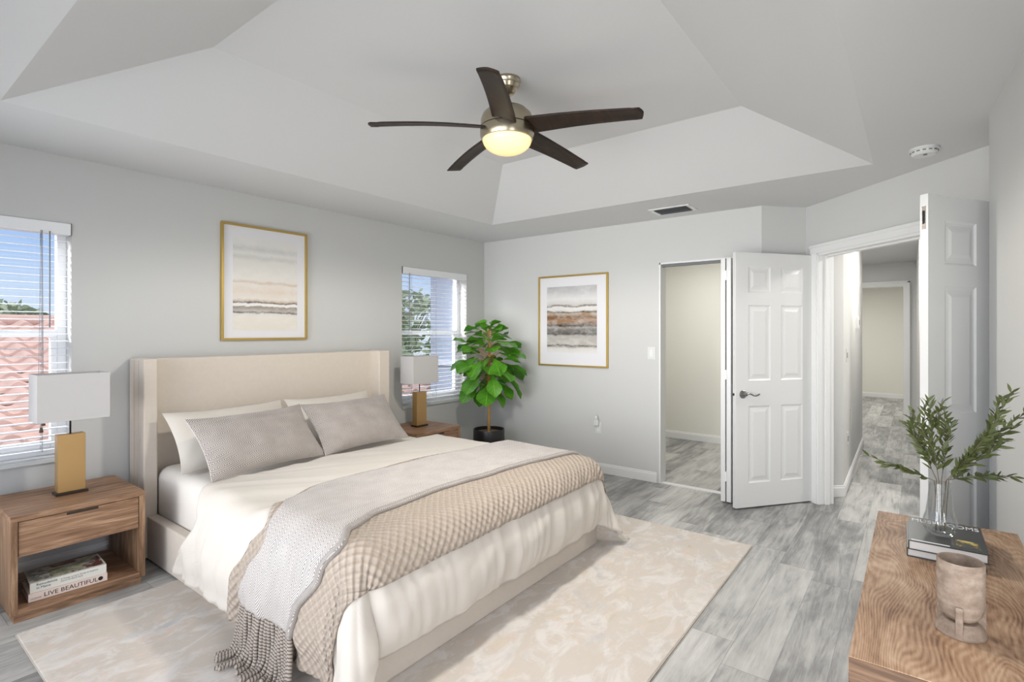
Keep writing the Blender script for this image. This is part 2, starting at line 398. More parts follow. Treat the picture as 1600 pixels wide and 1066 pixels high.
def root_loc(o):
    v = Vector((0,0,0))
    while o is not None: v = v + Vector(o.location); o = o.parent
    return v
def obj(name, mb, mat, parent=None, bevel=0, seg=2, solid=0, offset=-1, subsurf=0, weld=False):
    me = bpy.data.meshes.new(name); off = root_loc(parent)
    me.from_pydata([tuple(v-off) for v in mb.v], [], mb.f)
    if any(u is not None for u in mb.uv):
        ul = me.uv_layers.new(name='UVMap'); k = 0
        for f, u in zip(mb.f, mb.uv):
            for q in range(len(f)):
                ul.data[k].uv = u[q] if u else (0,0); k += 1
    for p, sm in zip(me.polygons, mb.sm): p.use_smooth = sm
    me.materials.append(MAT[mat] if isinstance(mat, str) else mat); me.update()
    if not any(mb.sm) or weld:
        bm = bmesh.new(); bm.from_mesh(me)
        if weld: bmesh.ops.remove_doubles(bm, verts=bm.verts, dist=1e-5)
        bmesh.ops.recalc_face_normals(bm, faces=bm.faces); bm.to_mesh(me); bm.free()
        if weld and any(mb.sm): me.set_sharp_from_angle(angle=math.radians(38))
    o = bpy.data.objects.new(name, me); COL.objects.link(o); o.parent = parent
    if solid:
        d = o.modifiers.new('solid', 'SOLIDIFY'); d.thickness = solid; d.offset = offset
    if subsurf:
        d = o.modifiers.new('sub', 'SUBSURF'); d.levels = subsurf; d.render_levels = subsurf
    if bevel:
        d = o.modifiers.new('bevel', 'BEVEL'); d.width = bevel; d.segments = seg; d.limit_method = 'ANGLE'; d.angle_limit = math.radians(40)
        d.harden_normals = False
    return o
def tag(o, label, cat, group=None):
    o['label'] = label; o['category'] = cat
    if group: o['group'] = group
    return o
def thing(name, loc, label, cat, group=None):
    o = bpy.data.objects.new(name, None); COL.objects.link(o); o.location = loc; o.empty_display_size = .1
    return tag(o, label, cat, group)
def struct(name, mb, mat, parent=None, **k):
    o = obj(name, mb, mat, parent, **k)
    if parent is None: o['kind'] = 'structure'
    return o
def sroot(name, loc):
    o = bpy.data.objects.new(name, None); COL.objects.link(o); o.location = loc; o['kind'] = 'structure'; o.empty_display_size = .1; return o
def copy_tree(o, parent=None):
    c = o.copy(); COL.objects.link(c); c.parent = parent
    for ch in list(o.children): copy_tree(ch, c)
    return c
def text(name, s, size, mat, M, parent, extrude=.0004, align='LEFT', sx=1.0):
    cu = bpy.data.curves.new(name, 'FONT'); cu.body = s; cu.size = size; cu.extrude = extrude; cu.align_x = align; cu.resolution_u = 3
    t = bpy.data.objects.new('t', cu); COL.objects.link(t)
    bpy.context.view_layer.update()
    me = bpy.data.meshes.new_from_object(t.evaluated_get(bpy.context.evaluated_depsgraph_get()))
    bpy.data.objects.remove(t); bpy.data.curves.remove(cu)
    me.transform(Matrix.Translation(-root_loc(parent)) @ M @ Matrix.Diagonal((sx,1,1,1))); me.name = name
    me.materials.clear(); me.materials.append(MAT[mat])
    o = bpy.data.objects.new(name, me); COL.objects.link(o); o.parent = parent
    return o
def frame(origin, ex, ey):                 # matrix whose local x, y run along ex, ey
    ex = Vector(ex).normalized(); ey = Vector(ey); ey = (ey-ex*ey.dot(ex)).normalized(); ez = ex.cross(ey)
    m = Matrix((ex, ey, ez)).transposed().to_4x4(); m.translation = Vector(origin); return m

CH = 2.44
# ================================================================== room shell
struct('floor', MB().box(-5.15, 9.3, -6.0, .0, -.12, 0), 'floor')
# tray ceiling
TX0, TX1, TY0, TY1 = -4.215, -.742, -3.80, -.735
UX0, UX1, UY0, UY1, UZ = -3.575, -1.365, -3.18, -1.36, 2.75
mb = MB()
O = [(-5.15,-6.0,CH),(9.3,-6.0,CH),(9.3,.2,CH),(-5.15,.2,CH)]
T = [(TX0,TY0,CH),(TX1,TY0,CH),(TX1,TY1,CH),(TX0,TY1,CH)]
U = [(UX0,UY0,UZ),(UX1,UY0,UZ),(UX1,UY1,UZ),(UX0,UY1,UZ)]
fs = [(i,(i+1)%4,4+(i+1)%4,4+i) for i in range(4)]+[(4+i,4+(i+1)%4,8+(i+1)%4,8+i) for i in range(4)]+[(8,9,10,11)]
mb.add(O+T+U, fs); struct('ceiling', mb, 'ceiling')
# bed wall with two windows
WZ0, WZ1 = .665, 2.045
W1 = (-4.737, -3.797); W2 = (-1.244, -.305)
mb = MB(); xs = [-5.15, W1[0], W1[1], W2[0], W2[1], .12]
for a, b in ((0,1),(2,3),(4,5)): mb.box(xs[a], xs[b], 0, .20, 0, CH)
for w in (W1, W2): mb.box(w[0], w[1], 0, .20, 0, WZ0-.025); mb.box(w[0], w[1], 0, .20, WZ1, CH)
struct('wall_back', mb, 'wall')
# right wall with the closet opening
CO0, CO1, DH = -2.125, -2.84, 2.035
mb = MB(); mb.box(0, .12, CO0, 0, 0, CH); mb.box(0, .12, -3.0, CO1, 0, CH); mb.box(0, .12, CO1, CO0, DH, CH)
SD = Vector((.305, -3.277)); e = Vector((-1,-1)).normalized(); nb = Vector((1,-1)).normalized()   # along / behind the diagonal wall
def dg(s, t): p = SD + e*s + nb*t; return (p.x, p.y)
mb.prism([(0,-3.0), (SD.x,SD.y), (SD.x+.08,SD.y+.10), (.12,-3.0)], 0, CH)
struct('wall_right', mb, 'wall')
# diagonal wall with the double door opening
S0, S1, S2 = .142, 1.75, 2.31
mb = MB(); mb.prism([dg(0,0), dg(S0,0), dg(S0,.12), dg(0,.12)], 0, CH); mb.prism([dg(S1,0), dg(S2,0), dg(S2,.12), dg(S1,.12)], 0, CH)
mb.prism([dg(S0,0), dg(S1,0), dg(S1,.12), dg(S0,.12)], DH, CH)
struct('wall_diagonal', mb, 'wall')
# wall along the right side of the picture, ending beside the open door leaf
NC = Vector((-1.335, -4.284)); nd = Vector((-1, -.054)).normalized()
def nw(s, t=0): p = NC + nd*s + Vector((nd.y, -nd.x))*t; return (p.x, p.y)
mb = MB()
def nwbox(mb, s0, s1, t0, t1, z0, z1): mb.prism([nw(s0,t0), nw(s1,t0), nw(s1,t1), nw(s0,t1)], z0, z1)
nwbox(mb, 0, 2.02, 0, -.12, 0, CH); nwbox(mb, 3.05, 3.62, 0, -.12, 0, CH); nwbox(mb, 2.02, 3.05, 0, -.12, 2.06, CH)
mb.box(-1.335, -1.215, -5.0, -4.30, 0, CH)
struct('wall_front', mb, 'wall')
# left wall, out of the picture, with a wide framed opening added for fill light
mb = MB(); mb.box(-5.15,-4.95,-.40,0,0,CH); mb.box(-5.15,-4.95,-4.6,-4.40,0,CH); mb.box(-5.15,-4.95,-4.40,-.40,2.2,CH)
struct('wall_left', mb, 'wall')
r = sroot('window_3', (-5.0,-2.25,0)); mb = MB()
for y0, y1 in ((-4.40,-4.34),(-3.07,-3.01),(-1.77,-1.71),(-.46,-.40)): mb.box(-5.08,-5.02,y0,y1,0,2.2)
mb.box(-5.08,-5.02,-4.40,-.40,2.14,2.2); mb.box(-5.08,-5.02,-4.40,-.40,0,.06)
obj('window_frame', mb, 'vinyl', r)
# hall beyond the double doors
mb = MB(); mb.prism([dg(-.02,.085), dg(-.02,.365), (SD.x+.30,SD.y-.10), (SD.x+.14,SD.y+.02)], 0, CH)
h0 = dg(-.02,.365)
mb.prism([h0, (3.12,-3.487), (3.12,-3.37), (h0[0]+.1,h0[1]+.12)], 0, CH)
mb.box(3.02, 3.12, -3.487, -2.2, 0, CH)
struct('wall_hall_left', mb, 'wall')
mb = MB(); mb.prism([(5.1,-4.02),(1.0,-4.05),(1.0,-4.15),(5.1,-4.15)], 0, CH); mb.box(.9,1.0,-5.6,-4.05,0,CH); mb.box(-1.4,1.0,-5.7,-5.6,0,CH); mb.box(-1.4,-1.335,-5.6,-4.9,0,CH)
struct('wall_hall_right', mb, 'wall')
HX = 5.1; HO = -3.872
mb = MB(); mb.box(HX, HX+.14, -4.15, HO, 0, CH); mb.box(HX, HX+.14, HO, -2.85, 2.09, CH); mb.box(HX, HX+.14, -2.85, -2.2, 0, CH)
struct('wall_hall_end', mb, 'wall')
mb = MB(); mb.box(3.02, HX+.14, -2.3, -2.2, 0, CH); struct('wall_hall_side', mb, 'wall')
mb = MB(); mb.prism([(9.07,-2.0),(8.95,-4.4),(9.1,-4.4),(9.2,-2.0)], 0, CH); mb.box(5.24,9.2,-1.9,-1.8,0,CH); mb.box(5.24,9.2,-5.0,-4.9,0,CH); mb.box(5.1,5.24,-2.3,-1.8,0,CH); mb.box(5.1,5.24,-5.0,-4.15,0,CH); mb.box(8.9,9.2,-5,-4.3,0,CH)
struct('wall_far_room', mb, 'beige_wall')
# closet
mb = MB(); mb.box(2.12, 2.22, -3.0, -.7, 0, CH); mb.box(.12, 2.22, -.7, -.6, 0, CH); mb.box(.40, 2.22, -3.12, -3.0, 0, CH)
struct('wall_closet', mb, 'beige_wall')

# ---------------- baseboards and casings
BP = lambda d, h=.095: [(0,0),(d,0),(d,h*.78),(d*.62,h*.84),(d*.55,h*.96),(0,h)]
def base_run(mb, p0, p1, side, h=.095, d=.014):
    p0 = Vector(p0); p1 = Vector(p1); t = (p1-p0).normalized(); n = Vector((-t.y, t.x))*side
    prof = BP(d, h); k = len(prof); vs = []
    for p in (p0, p1):
        for a, z in prof: q = p+n*a; vs.append((q.x, q.y, z))
    mb.add(vs, [tuple(range(k))[::-1], tuple(range(k,2*k))]+[(i,(i+1)%k,k+(i+1)%k,k+i) for i in range(k)])
mb = MB(); base_run(mb, (-4.95,0), (0,0), -1); struct('baseboard_back', mb, 'trim')
mb = MB(); base_run(mb, (0,0), (0,-2.105), -1); base_run(mb, (0,-2.86), (0,-3.0), -1); base_run(mb, (0,-3.0), (SD.x,SD.y), -1); struct('baseboard_right', mb, 'trim')
mb = MB(); base_run(mb, dg(-.02,.12), h0, -1); base_run(mb, h0, (3.12,-3.487), -1); base_run(mb, (3.12,-3.487), (3.12,-2.4), -1); struct('baseboard_hall', mb, 'trim')
mb = MB(); base_run(mb, (9.07,-2.0), (8.95,-4.4), -1); struct('baseboard_far_room', mb, 'trim')
mb = MB(); base_run(mb, (2.12,-.7), (2.12,-3.0), -1); struct('baseboard_closet', mb, 'trim')
mb = MB(); base_run(mb, nw(0), nw(1.93), -1); struct('baseboard_front', mb, 'trim')
# double door casing and jambs (trim_1), hall opening casing (trim_2), closet jamb (trim_3)
def dgbox(mb, s0, s1, t0, t1, z0, z1): mb.prism([dg(s0,t0), dg(s1,t0), dg(s1,t1), dg(s0,t1)], z0, z1)
mb = MB()
dgbox(mb, S0-.07, S0, 0, -.017, 0, DH); dgbox(mb, S1, S1+.07, 0, -.017, 0, DH); dgbox(mb, S0-.07, S1+.07, 0, -.017, DH, DH+.065); dgbox(mb, S0-.075, S1+.075, -.017, -.023, DH+.045, DH+.07)
dgbox(mb, S0, S0+.016, -.01, .13, 0, DH); dgbox(mb, S1-.016, S1, -.01, .13, 0, DH); dgbox(mb, S0, S1, -.01, .13, DH-.018, DH)
dgbox(mb, S0+.016, S0+.028, .05, .09, 0, DH-.018); dgbox(mb, S0, S1, .05, .09, DH-.03, DH-.018)
dgbox(mb, S0-.06, S0, .12, .135, 0, DH)
struct('trim_1', mb, 'trim', bevel=.002)
mb = MB(); mb.box(HX-.018, HX, HO-.07, HO, 0, 2.09); mb.box(HX-.018, HX, HO-.07, -2.8, 2.09, 2.155); mb.box(HX-.03, HX-.018, HO-.075, HO-.045, 0, 2.155); mb.box(HX-.03, HX-.018, HO-.075, -2.8, 2.13, 2.16)
mb.box(HX-.01, HX+.15, HO-.012, HO+.004, 0, 2.09); mb.box(HX-.01, HX+.15, HO, -2.85, 2.078, 2.092)
struct('trim_2', mb, 'trim', bevel=.003)
mb = MB(); mb.box(-.004, .124, CO0-.014, CO0+.001, 0, DH); mb.box(-.004, .124, CO1-.001, CO1+.014, 0, DH); mb.box(-.004, .124, CO1, CO0, DH-.014, DH+.001)
struct('trim_3', mb, 'trim')
struct('trim_4', MB().box(.03, .075, CO1+.015, CO0-.015, DH-.034, DH-.015), 'greyslot')          # bifold track
struct('trim_5', MB().box(-.004, .05, CO1+.015, CO0-.015, 0, .008), 'trim')                       # pale floor threshold
mb = MB(); nwbox(mb, 1.93, 2.02, 0, .018, 0, 2.06); nwbox(mb, 1.93, 3.12, 0, .018, 2.06, 2.14); nwbox(mb, 3.05, 3.12, 0, .018, 0, 2.06)
struct('trim_6', mb, 'trim', bevel=.004)
r = sroot('door_4', (*nw(2.5), 0)); mb = MB()  # glazed so that the added fill lamp behind it shines through
for q in ((2.02,2.10,0,2.06),(2.97,3.05,0,2.06),(2.10,2.97,0,.16),(2.10,2.97,1.97,2.06)): nwbox(mb, q[0], q[1], -.08, -.045, q[2], q[3])
obj('door_frame', mb, 'door', r); mb = MB(); nwbox(mb, 2.10, 2.97, -.065, -.060, .16, 1.97); obj('pane', mb, 'pane', r)

# ---------------- six-panel doors
def panel_door(mb, w, h, t):
    # local x 0..w from the hinge, y 0..t thickness (front face at y=0), z 0..h
    a, m_ = .115, .10; pw = (w-2*a-m_)/2
    cols = [(a, a+pw), (a+pw+m_, w-a)]; rows = [(.19,.80),(1.0,1.60),(1.70,1.905)]
    xs = sorted({0, w, *[v for c in cols for v in c]}); zs = sorted({0, h, *[v for c in rows for v in c]})
    for y, sgn in ((0,1),(t,-1)):
        for i in range(len(xs)-1):
            for j in range(len(zs)-1):
                x0, x1, z0, z1 = xs[i], xs[i+1], zs[j], zs[j+1]
                if (x0,x1) in cols and (z0,z1) in rows:
                    lv = [(0,0),(.010,.006),(.020,.007),(.034,.005),(.050,.001)]
                    R = []
                    for ins, dep in lv:
                        yy = y+sgn*dep; R.append([(x0+ins,yy,z0+ins),(x1-ins,yy,z0+ins),(x1-ins,yy,z1-ins),(x0+ins,yy,z1-ins)])
                    vs = [p for q in R for p in q]
                    fs = [(4*k+q, 4*k+(q+1)%4, 4*k+4+(q+1)%4, 4*k+4+q) for k in range(len(R)-1) for q in range(4)]+[tuple(4*(len(R)-1)+q for q in range(4))]
                    mb.add(vs, fs)
                else: mb.add([(x0,y,z0),(x1,y,z0),(x1,y,z1),(x0,y,z1)], [(0,1,2,3)])
    for k in range(len(zs)-1):
        for x in (0, w): mb.add([(x,0,zs[k]),(x,t,zs[k]),(x,t,zs[k+1]),(x,0,zs[k+1])], [(0,1,2,3)])
    for k in range(len(xs)-1):
        for z in (0, h): mb.add([(xs[k],0,z),(xs[k+1],0,z),(xs[k+1],t,z),(xs[k],t,z)], [(0,1,2,3)])
def door_leaf(name, hx, hy, fx, fy, z0, h, t, back):
    # front face runs from hinge (hx,hy) to free edge (fx,fy); thickness lies on the 'back' side
    d = Vector((fx-hx, fy-hy)); w = d.length; d.normalize(); n = Vector((-d.y, d.x))*back
    M = Matrix(((d.x, n.x, 0, hx), (d.y, n.y, 0, hy), (0,0,1,z0), (0,0,0,1)))
    r = sroot(name, (hx, hy, 0)); mb = MB(M); panel_door(mb, w, h, t); obj('door_leaf', mb, 'door', r, weld=True)
    return r, M, w
r, M, w = door_leaf('door_1', .248, -3.345, -.35, -2.888, .012, 2.015, .035, -1)
lv = MB(M)
mbx = MB(M @ Matrix.Translation((w-.065, 0, .895)) @ Matrix.Rotation(PI/2, 4, 'X')); mbx.lathe([(0,.0),(.032,0),(.032,.006),(.026,.010),(.011,.012),(.011,.045),(0,.046)], n=24)
hd = obj('door_handle', mbx, 'chrome', r, weld=True)
pts = [(w-.065+x, -.040-.006*math.sin(x*40), .895+.010*math.sin((x+.0)*-55)) for x in [-.012*k for k in range(11)]]
mbx = MB(M); mbx.tube(pts, [.010,.0095,.009,.0085,.008,.0075,.007,.0068,.0066,.0064,.005], 10)
obj('lever', mbx, 'chrome', hd, weld=True)
mbx = MB(M); mbx.box(w, w+.002, .006, .030, .865, .925); lp = obj('latch_plate', mbx, 'plastic', r); mbx = MB(M); mbx.box(w+.002, w+.010, .012, .024, .885, .902); obj('latch', mbx, 'steel', lp)
for zz in (.25, 1.0, 1.78):
    mbx = MB(M); mbx.tube([(-.006,-.004,zz-.045),(-.006,-.004,zz+.045)], .007, 8); obj('hinge', mbx, 'trim', r, weld=True)
r, M, w = door_leaf('door_2', -.972, -4.478, -1.636, -4.052, .012, 2.02, .035, 1 if False else -1)
mbx = MB(M); mbx.box(w, w+.0015, .010, .026, 1.86, 1.965); fb = obj('flush_bolt', mbx, 'steel', r)
mbx = MB(M); mbx.box(w+.0016, w+.0025, .013, .023, 1.885, 1.945); obj('bolt_recess', mbx, 'dark', fb)
for zz in (.25, 1.0, 1.78):
    mbx = MB(M); mbx.tube([(-.006,.039,zz-.045),(-.006,.039,zz+.045)], .007, 8); obj('hinge', mbx, 'trim', r, weld=True)
# folded closet bifold door
r = sroot('door_3', (-.1,-2.78,0))
for y0 in (-2.777, -2.822):
    p = obj('door_leaf', MB().box(-.235, .07, y0, y0+.036, .015, 2.0), 'door', r, bevel=.002)
for zz in (.22, 1.05, 1.86):
    obj('hinge', MB().box(-.238, -.20, -2.789, -2.774, zz-.04, zz+.04), 'trim', r, bevel=.002)

# ---------------- windows
def window(idx, x0, x1):
    r = sroot('window_%d' % idx, ((x0+x1)/2, .1, WZ0)); zm = 1.39
    mb = MB(); f = .045
    mb.box(x0, x0+f, .11, .16, WZ0, WZ1); mb.box(x1-f, x1, .11, .16, WZ0, WZ1); mb.box(x0+f, x1-f, .11, .16, WZ1-f, WZ1); mb.box(x0+f, x1-f, .11, .16, WZ0, WZ0+f)
    obj('window_frame', mb, 'vinyl', r, bevel=.003)
    mb = MB(); mb.box(x0+f, x1-f, .105, .15, zm-.022, zm+.022); mb.box(x0+f, x0+f+.03, .105, .15, WZ0+f, zm-.022); mb.box(x1-f-.03, x1-f, .105, .15, WZ0+f, zm-.022); mb.box(x0+f+.03, x1-f-.03, .105, .15, WZ0+f, WZ0+f+.04)
    sa = obj('sash', mb, 'vinyl', r, bevel=.003)
    obj('sash_lock', MB().box((x0+x1)/2-.03, (x0+x1)/2+.03, .09, .105, zm+.0, zm+.018), 'vinyl', sa, bevel=.003)
    obj('pane', MB().box(x0+f, x1-f, .140, .144, zm+.022, WZ1-f), 'pane', r)
    obj('pane', MB().box(x0+f+.03, x1-f-.03, .126, .130, WZ0+f+.04, zm-.022), 'pane', r)
    s_ = obj('window_sill', MB().box(x0-.0, x1+.0, -.022, .20, WZ0-.025, WZ0), 'sill', r, bevel=.004)
    return r
window(1, *W1); window(2, *W2)

def blind(x0, x1, label, wand_x, tass_x):
    b = thing('window_blind', ((x0+x1)/2, .02, WZ1), label, 'blind', 'white slatted window blinds')
    obj('valance', MB().box(x0+.004, x1-.004, -.012, .055, WZ1-.072, WZ1-.002), 'vinyl', b, bevel=.005)
    mb = MB(); n = 29; zb = WZ0+.06; sp = (WZ1-.085-zb)/n
    for i in range(n):
        z = zb+sp*(i+.55)
        prof = [(-.022,z-.002),(0,z+.0018),(.026,z+.001),(.026,z-.0005),(0,z+.0002),(-.022,z-.0036)]
        mb.extrude([(.028+y, zz) for y, zz in prof], 0, x0+.012, x1-.012)
    obj('slats', mb, 'slat', b)
    obj('bottom_rail', MB().box(x0+.012, x1-.012, .006, .054, WZ0+.022, WZ0+.045), 'slat', b, bevel=.003)
    for k in (.14, .5, .86):
        x = x0+(x1-x0)*k; mb = MB()
        for y in (.0045, .0555): mb.tube([(x,y,WZ0+.04),(x,y,WZ1-.07)], .0013, 5)
        mb.tube([(x,.03,WZ0+.04),(x,.03,WZ1-.07)], .0011, 5)
        obj('ladder_cord', mb, 'cord', b)
    if wand_x:
        obj('wand', MB().tube([(wand_x,-.016,WZ1-.06),(wand_x,-.014,WZ1-.62)], .0035, 6), 'cord', b)
    if tass_x:
        for k, (dx, dz) in enumerate(((-.018,.03),(.006,.018),(-.004,-.02))):
            z = .855+dz; x = tass_x+dx
            pc = obj('pull_cord', MB().tube([(tass_x+dx*.3,-.018,WZ1-.06),(x,-.02,z+.012)], .0011, 5), 'cord', b)
            t_ = MB(); t_.lathe([(.002,.014),(.006,.010),(.009,-.006),(.010,-.014),(0,-.016)], (x,-.02,z), 12)
            obj('cord_tassel', t_, 'twig', pc)
    for sx_ in (x0+.0035, x1-.0035):
        obj('end_bracket', MB().box(sx_-.003, sx_+.003, -.008, .05, WZ1-.07, WZ1-.001), 'steel', b)
    return b
blind(*W1, 'white slatted blind with open slats in the left window, behind the table lamp', -3.90, -3.935)
blind(*W2, 'white slatted blind with open slats in the right window, beside the potted fig', -1.16, None)

# ================================================================== things fixed to walls and ceiling
def picture(name, label, axis, a0, a1, z0, z1, inset, artm):
    T_ = .024; B = .017
    c = (a0+a1)/2
    r = thing(name, (c,-.012,z0) if axis == 0 else (-.012,c,z0), label, 'picture', None)
    def bx(a, b, d0, d1, p, q):
        return (a, b, -d1, -d0, p, q) if axis == 0 else (-d1, -d0, a, b, p, q)
    lo, hi = min(a0,a1), max(a0,a1)
    mb = MB()
    for q in ((lo,lo+B,.001,T_,z0,z1),(hi-B,hi,.001,T_,z0,z1),(lo+B,hi-B,.001,T_,z0,z0+B),(lo+B,hi-B,.001,T_,z1-B,z1)): mb.box(*bx(*q))
    obj('picture_frame', mb, 'gold', r, bevel=.0015)
    obj('mat_board', MB().box(*bx(lo+B,hi-B,.004,.010,z0+B,z1-B)), 'mat_board', r)
    i0, i1, j0, j1 = inset
    obj('print', MB().box(*bx(lo+i0,hi-i1,.010,.0112,z0+j0,z1-j1)), artm, r)
    return r
picture('framed_print', 'tall gold-framed pale watercolour print with thin dark lines, hanging above the headboard', 0, -2.95, -2.272, 1.336, 2.203, (.085,.085,.075,.085), 'art_pale')
picture('framed_print', 'gold-framed brown and black watercolour print on the wall beside the fig', 1, -1.609, -.784, 1.040, 1.986, (.125,.105,.14,.115), 'art_dark')

def plate(name, label, cat, c, n_axis, parts, w=.072, h=.115, group=None):
    # wall plate on x = 0 style wall; c on the wall surface, facing -x
    r = thing(name, c, label, cat, group); x, y, z = c
    obj('cover_plate', MB().box(x-.006, x, y-w/2, y+w/2, z-h/2, z+h/2), 'plastic', r, bevel=.003)
    return r
r = plate('light_switch', 'white rocker light switch on the wall left of the closet opening', 'switch', (0,-2.052,1.20), 0, 0, .078, .118)
obj('rocker', MB().box(-.0095,-.006,-2.068,-2.036,1.168,1.232), 'trim', r, bevel=.0015)
r = plate('wall_outlet', 'white wall outlet plate below the brown framed print', 'outlet', (0,-1.50,.445), 0, 0, .076, .12)
mb = MB(); mb.box(-.0085,-.006,-1.517,-1.483,.408,.482); obj('socket', mb, 'trim', r, bevel=.003)
r = thing('plug_in_freshener', (-.03,-1.485,.48), 'small white plug-in unit stuck in the wall outlet', 'plug')
mb = MB(); mb.box(-.042,-.0095,-1.510,-1.46,.462,.53); obj('plug_body', mb, 'plastic', r, bevel=.010, seg=3)
mb = MB(); mb.lathe([(.018,0),(.020,.006),(.016,.03),(.010,.036),(0,.037)], (-.028,-1.485,.5305), 16); obj('plug_cap', mb, 'plastic', r, weld=True)
# air vent
r = thing('ceiling_vent', (-.31,-2.365,CH), 'white ceiling air vent with dark louvers near the closet wall', 'vent')
mb = MB(); vx0, vx1, vy0, vy1 = -.43, -.185, -2.545, -2.195
for q in ((vx0,vx1,vy0,vy0+.035),(vx0,vx1,vy1-.035,vy1),(vx0,vx0+.03,vy0+.035,vy1-.035),(vx1-.03,vx1,vy0+.035,vy1-.035)): mb.box(*q, CH-.008, CH-.0005)
obj('vent_frame', mb, 'trim', r, bevel=.002)
obj('duct_opening', MB().box(vx0+.03, vx1-.03, vy0+.035, vy1-.035, CH-.003, CH-.001), 'greyslot', r)
mb = MB()
for k in range(6):
    x = vx0+.045+k*.031; mb.add([(x,vy0+.036,CH-.014),(x+.018,vy0+.036,CH-.004),(x+.018,vy1-.036,CH-.004),(x,vy1-.036,CH-.014)], [(0,1,2,3)])
obj('louvers', mb, 'greyslot', r, solid=.0015)
# smoke detector
r = thing('smoke_detector', (-.905,-4.046,CH), 'round white smoke detector on the ceiling above the double doors', 'smoke detector')
mb = MB(); mb.lathe([(.070,-.0005),(.070,-.012),(.063,-.014),(.062,-.030),(.052,-.040),(0,-.041)], (-.905,-4.046,CH), 36); obj('detector_body', mb, 'plastic', r, weld=True)
mb = MB()
for k in range(14):
    a = 2*PI*k/14; c, s_ = math.cos(a), math.sin(a); x, y = -.905+.0635*c, -4.046+.0635*s_
    mb.xf = Matrix.Translation((x,y,CH-.022)) @ Matrix.Rotation(a,4,'Z'); mb.box(-.002,.001,-.008,.008,-.003,.003)
obj('smoke_slots', mb, 'greyslot', r)
mb = MB(); mb.lathe([(.010,0),(.010,-.003),(0,-.0031)], (-.93,-4.05,CH-.0412), 12); obj('test_button', mb, 'greyslot', r, weld=True)
# hall wall fittings (on the long left wall of the hall)
def hallplate(name, label, cat, x, z, w, h, d, dot=None):
    y = h0[1] + (x-h0[0])/(3.12-h0[0])*(-3.487-h0[1])
    r = thing(name, (x,y,z), label, cat); obj('cover_plate', MB().box(x-w/2,x+w/2,y-d,y-.0003,z-h/2,z+h/2), 'plastic', r, bevel=.002)
    if dot: obj(dot, MB().box(x-w/5,x+w/5,y-d-.003,y-d,z-h/5,z+h/5), 'greyslot', r)
hallplate('thermostat', 'small white thermostat at the far end of the hall wall', 'thermostat', 2.05, 1.50, .10, .13, .028, 'display')
hallplate('light_switch', 'white light switch on the hall wall just inside the double doors', 'switch', .86, 1.19, .075, .118, .006, 'rocker')
hallplate('wall_outlet', 'white outlet low on the hall wall, seen through the double doors', 'outlet', .95, .43, .075, .118, .006, 'socket')
hallplate('cable_plate', 'narrow white cable plate low on the hall wall beyond the outlet', 'wall plate', 1.35, .56, .07, .20, .005)
# switch on the wall at the right edge
r = thing('light_switch', (*nw(1.05),1.19), 'white light switch seen nearly edge-on on the wall at the right edge', 'switch')
mb = MB(); nwbox(mb, 1.01, 1.09, .0003, .006, 1.13, 1.25); obj('cover_plate', mb, 'plastic', r); mb = MB(); nwbox(mb, 1.035, 1.065, .006, .010, 1.16, 1.22); obj('rocker', mb, 'trim', r)

# ================================================================== ceiling fan
FX, FY = -2.475, -2.27
fan = thing('ceiling_fan', (FX,FY,UZ), 'five-bladed dark ceiling fan with a lit glass bowl, hanging from the tray ceiling', 'ceiling fan')
mb = MB(); mb.lathe([(.072,-.0005),(.073,-.012),(.070,-.016),(.066,-.030),(.068,-.034),(.058,-.052),(.059,-.056),(.040,-.075),(.030,-.082),(0,-.083)], (FX,FY,UZ), 40); obj('canopy', mb, 'fanmetal', fan, weld=True)
mb = MB(); mb.tube([(FX,FY,UZ-.08),(FX,FY,2.60)], .0125, 16); mb.lathe([(.022,.0),(.024,.02),(.016,.04),(.0126,.045)], (FX,FY,2.595), 20); obj('downrod', mb, 'bronze', fan)
mb = MB(); mb.lathe([(.03,2.605),(.07,2.600),(.105,2.585),(.130,2.560),(.140,2.535),(.142,2.500),(.142,2.492)], (FX,FY,0), 48); obj('motor_housing', mb, 'fanmetal', fan, weld=True)
mb = MB(); mb.lathe([(.137,2.494),(.137,2.486)], (FX,FY,0), 48); obj('seam_ring', mb, 'bronze', fan)
mb = MB(); mb.lathe([(.143,2.487),(.1455,2.470),(.144,2.445),(.137,2.428),(.130,2.426)], (FX,FY,0), 48); obj('light_kit', mb, 'fanmetal', fan, weld=True)
mb = MB(); mb.lathe([(.131,2.432)]+[(.131*math.cos(a), 2.425-.075*math.sin(a)) for a in [PI/2*k/10 for k in range(10)]]+[(0,2.350)], (FX,FY,0), 48); obj('glass_bowl', mb, 'bowl', fan, weld=True)
for k in range(5):
    A = math.radians(139.5+72*k)
    M = Matrix.Translation((FX,FY,0)) @ Matrix.Rotation(A, 4, 'Z')
    mb = MB(M)
    def bl(u, v):
        r = .115+u*.605
        wl = .064-.016*u
        wt = .062-.018*u
        y = -wl + v*(wl+wt) + .006*math.sin(u*PI*.9)
        if u > .94: r -= .02*abs(v-.5)**1.5*2
        tw = math.radians(17-7*u)
        z = 2.490 + y*math.tan(tw)*-1 + .009*math.sin(PI*min(1,u*1.05)) - .036*u - .003*(2*v-1)**2
        return (r, y, z)
    mb.grid(bl, 20, 6)
    b = obj('blade', mb, 'bladewood', fan, solid=.007, offset=0)
fl = light('fan_lamp', 'SPOT', (FX,FY,2.335), 116, (1,.95,.86), shadow_soft_size=.10, spot_size=math.radians(172), spot_blend=.25)

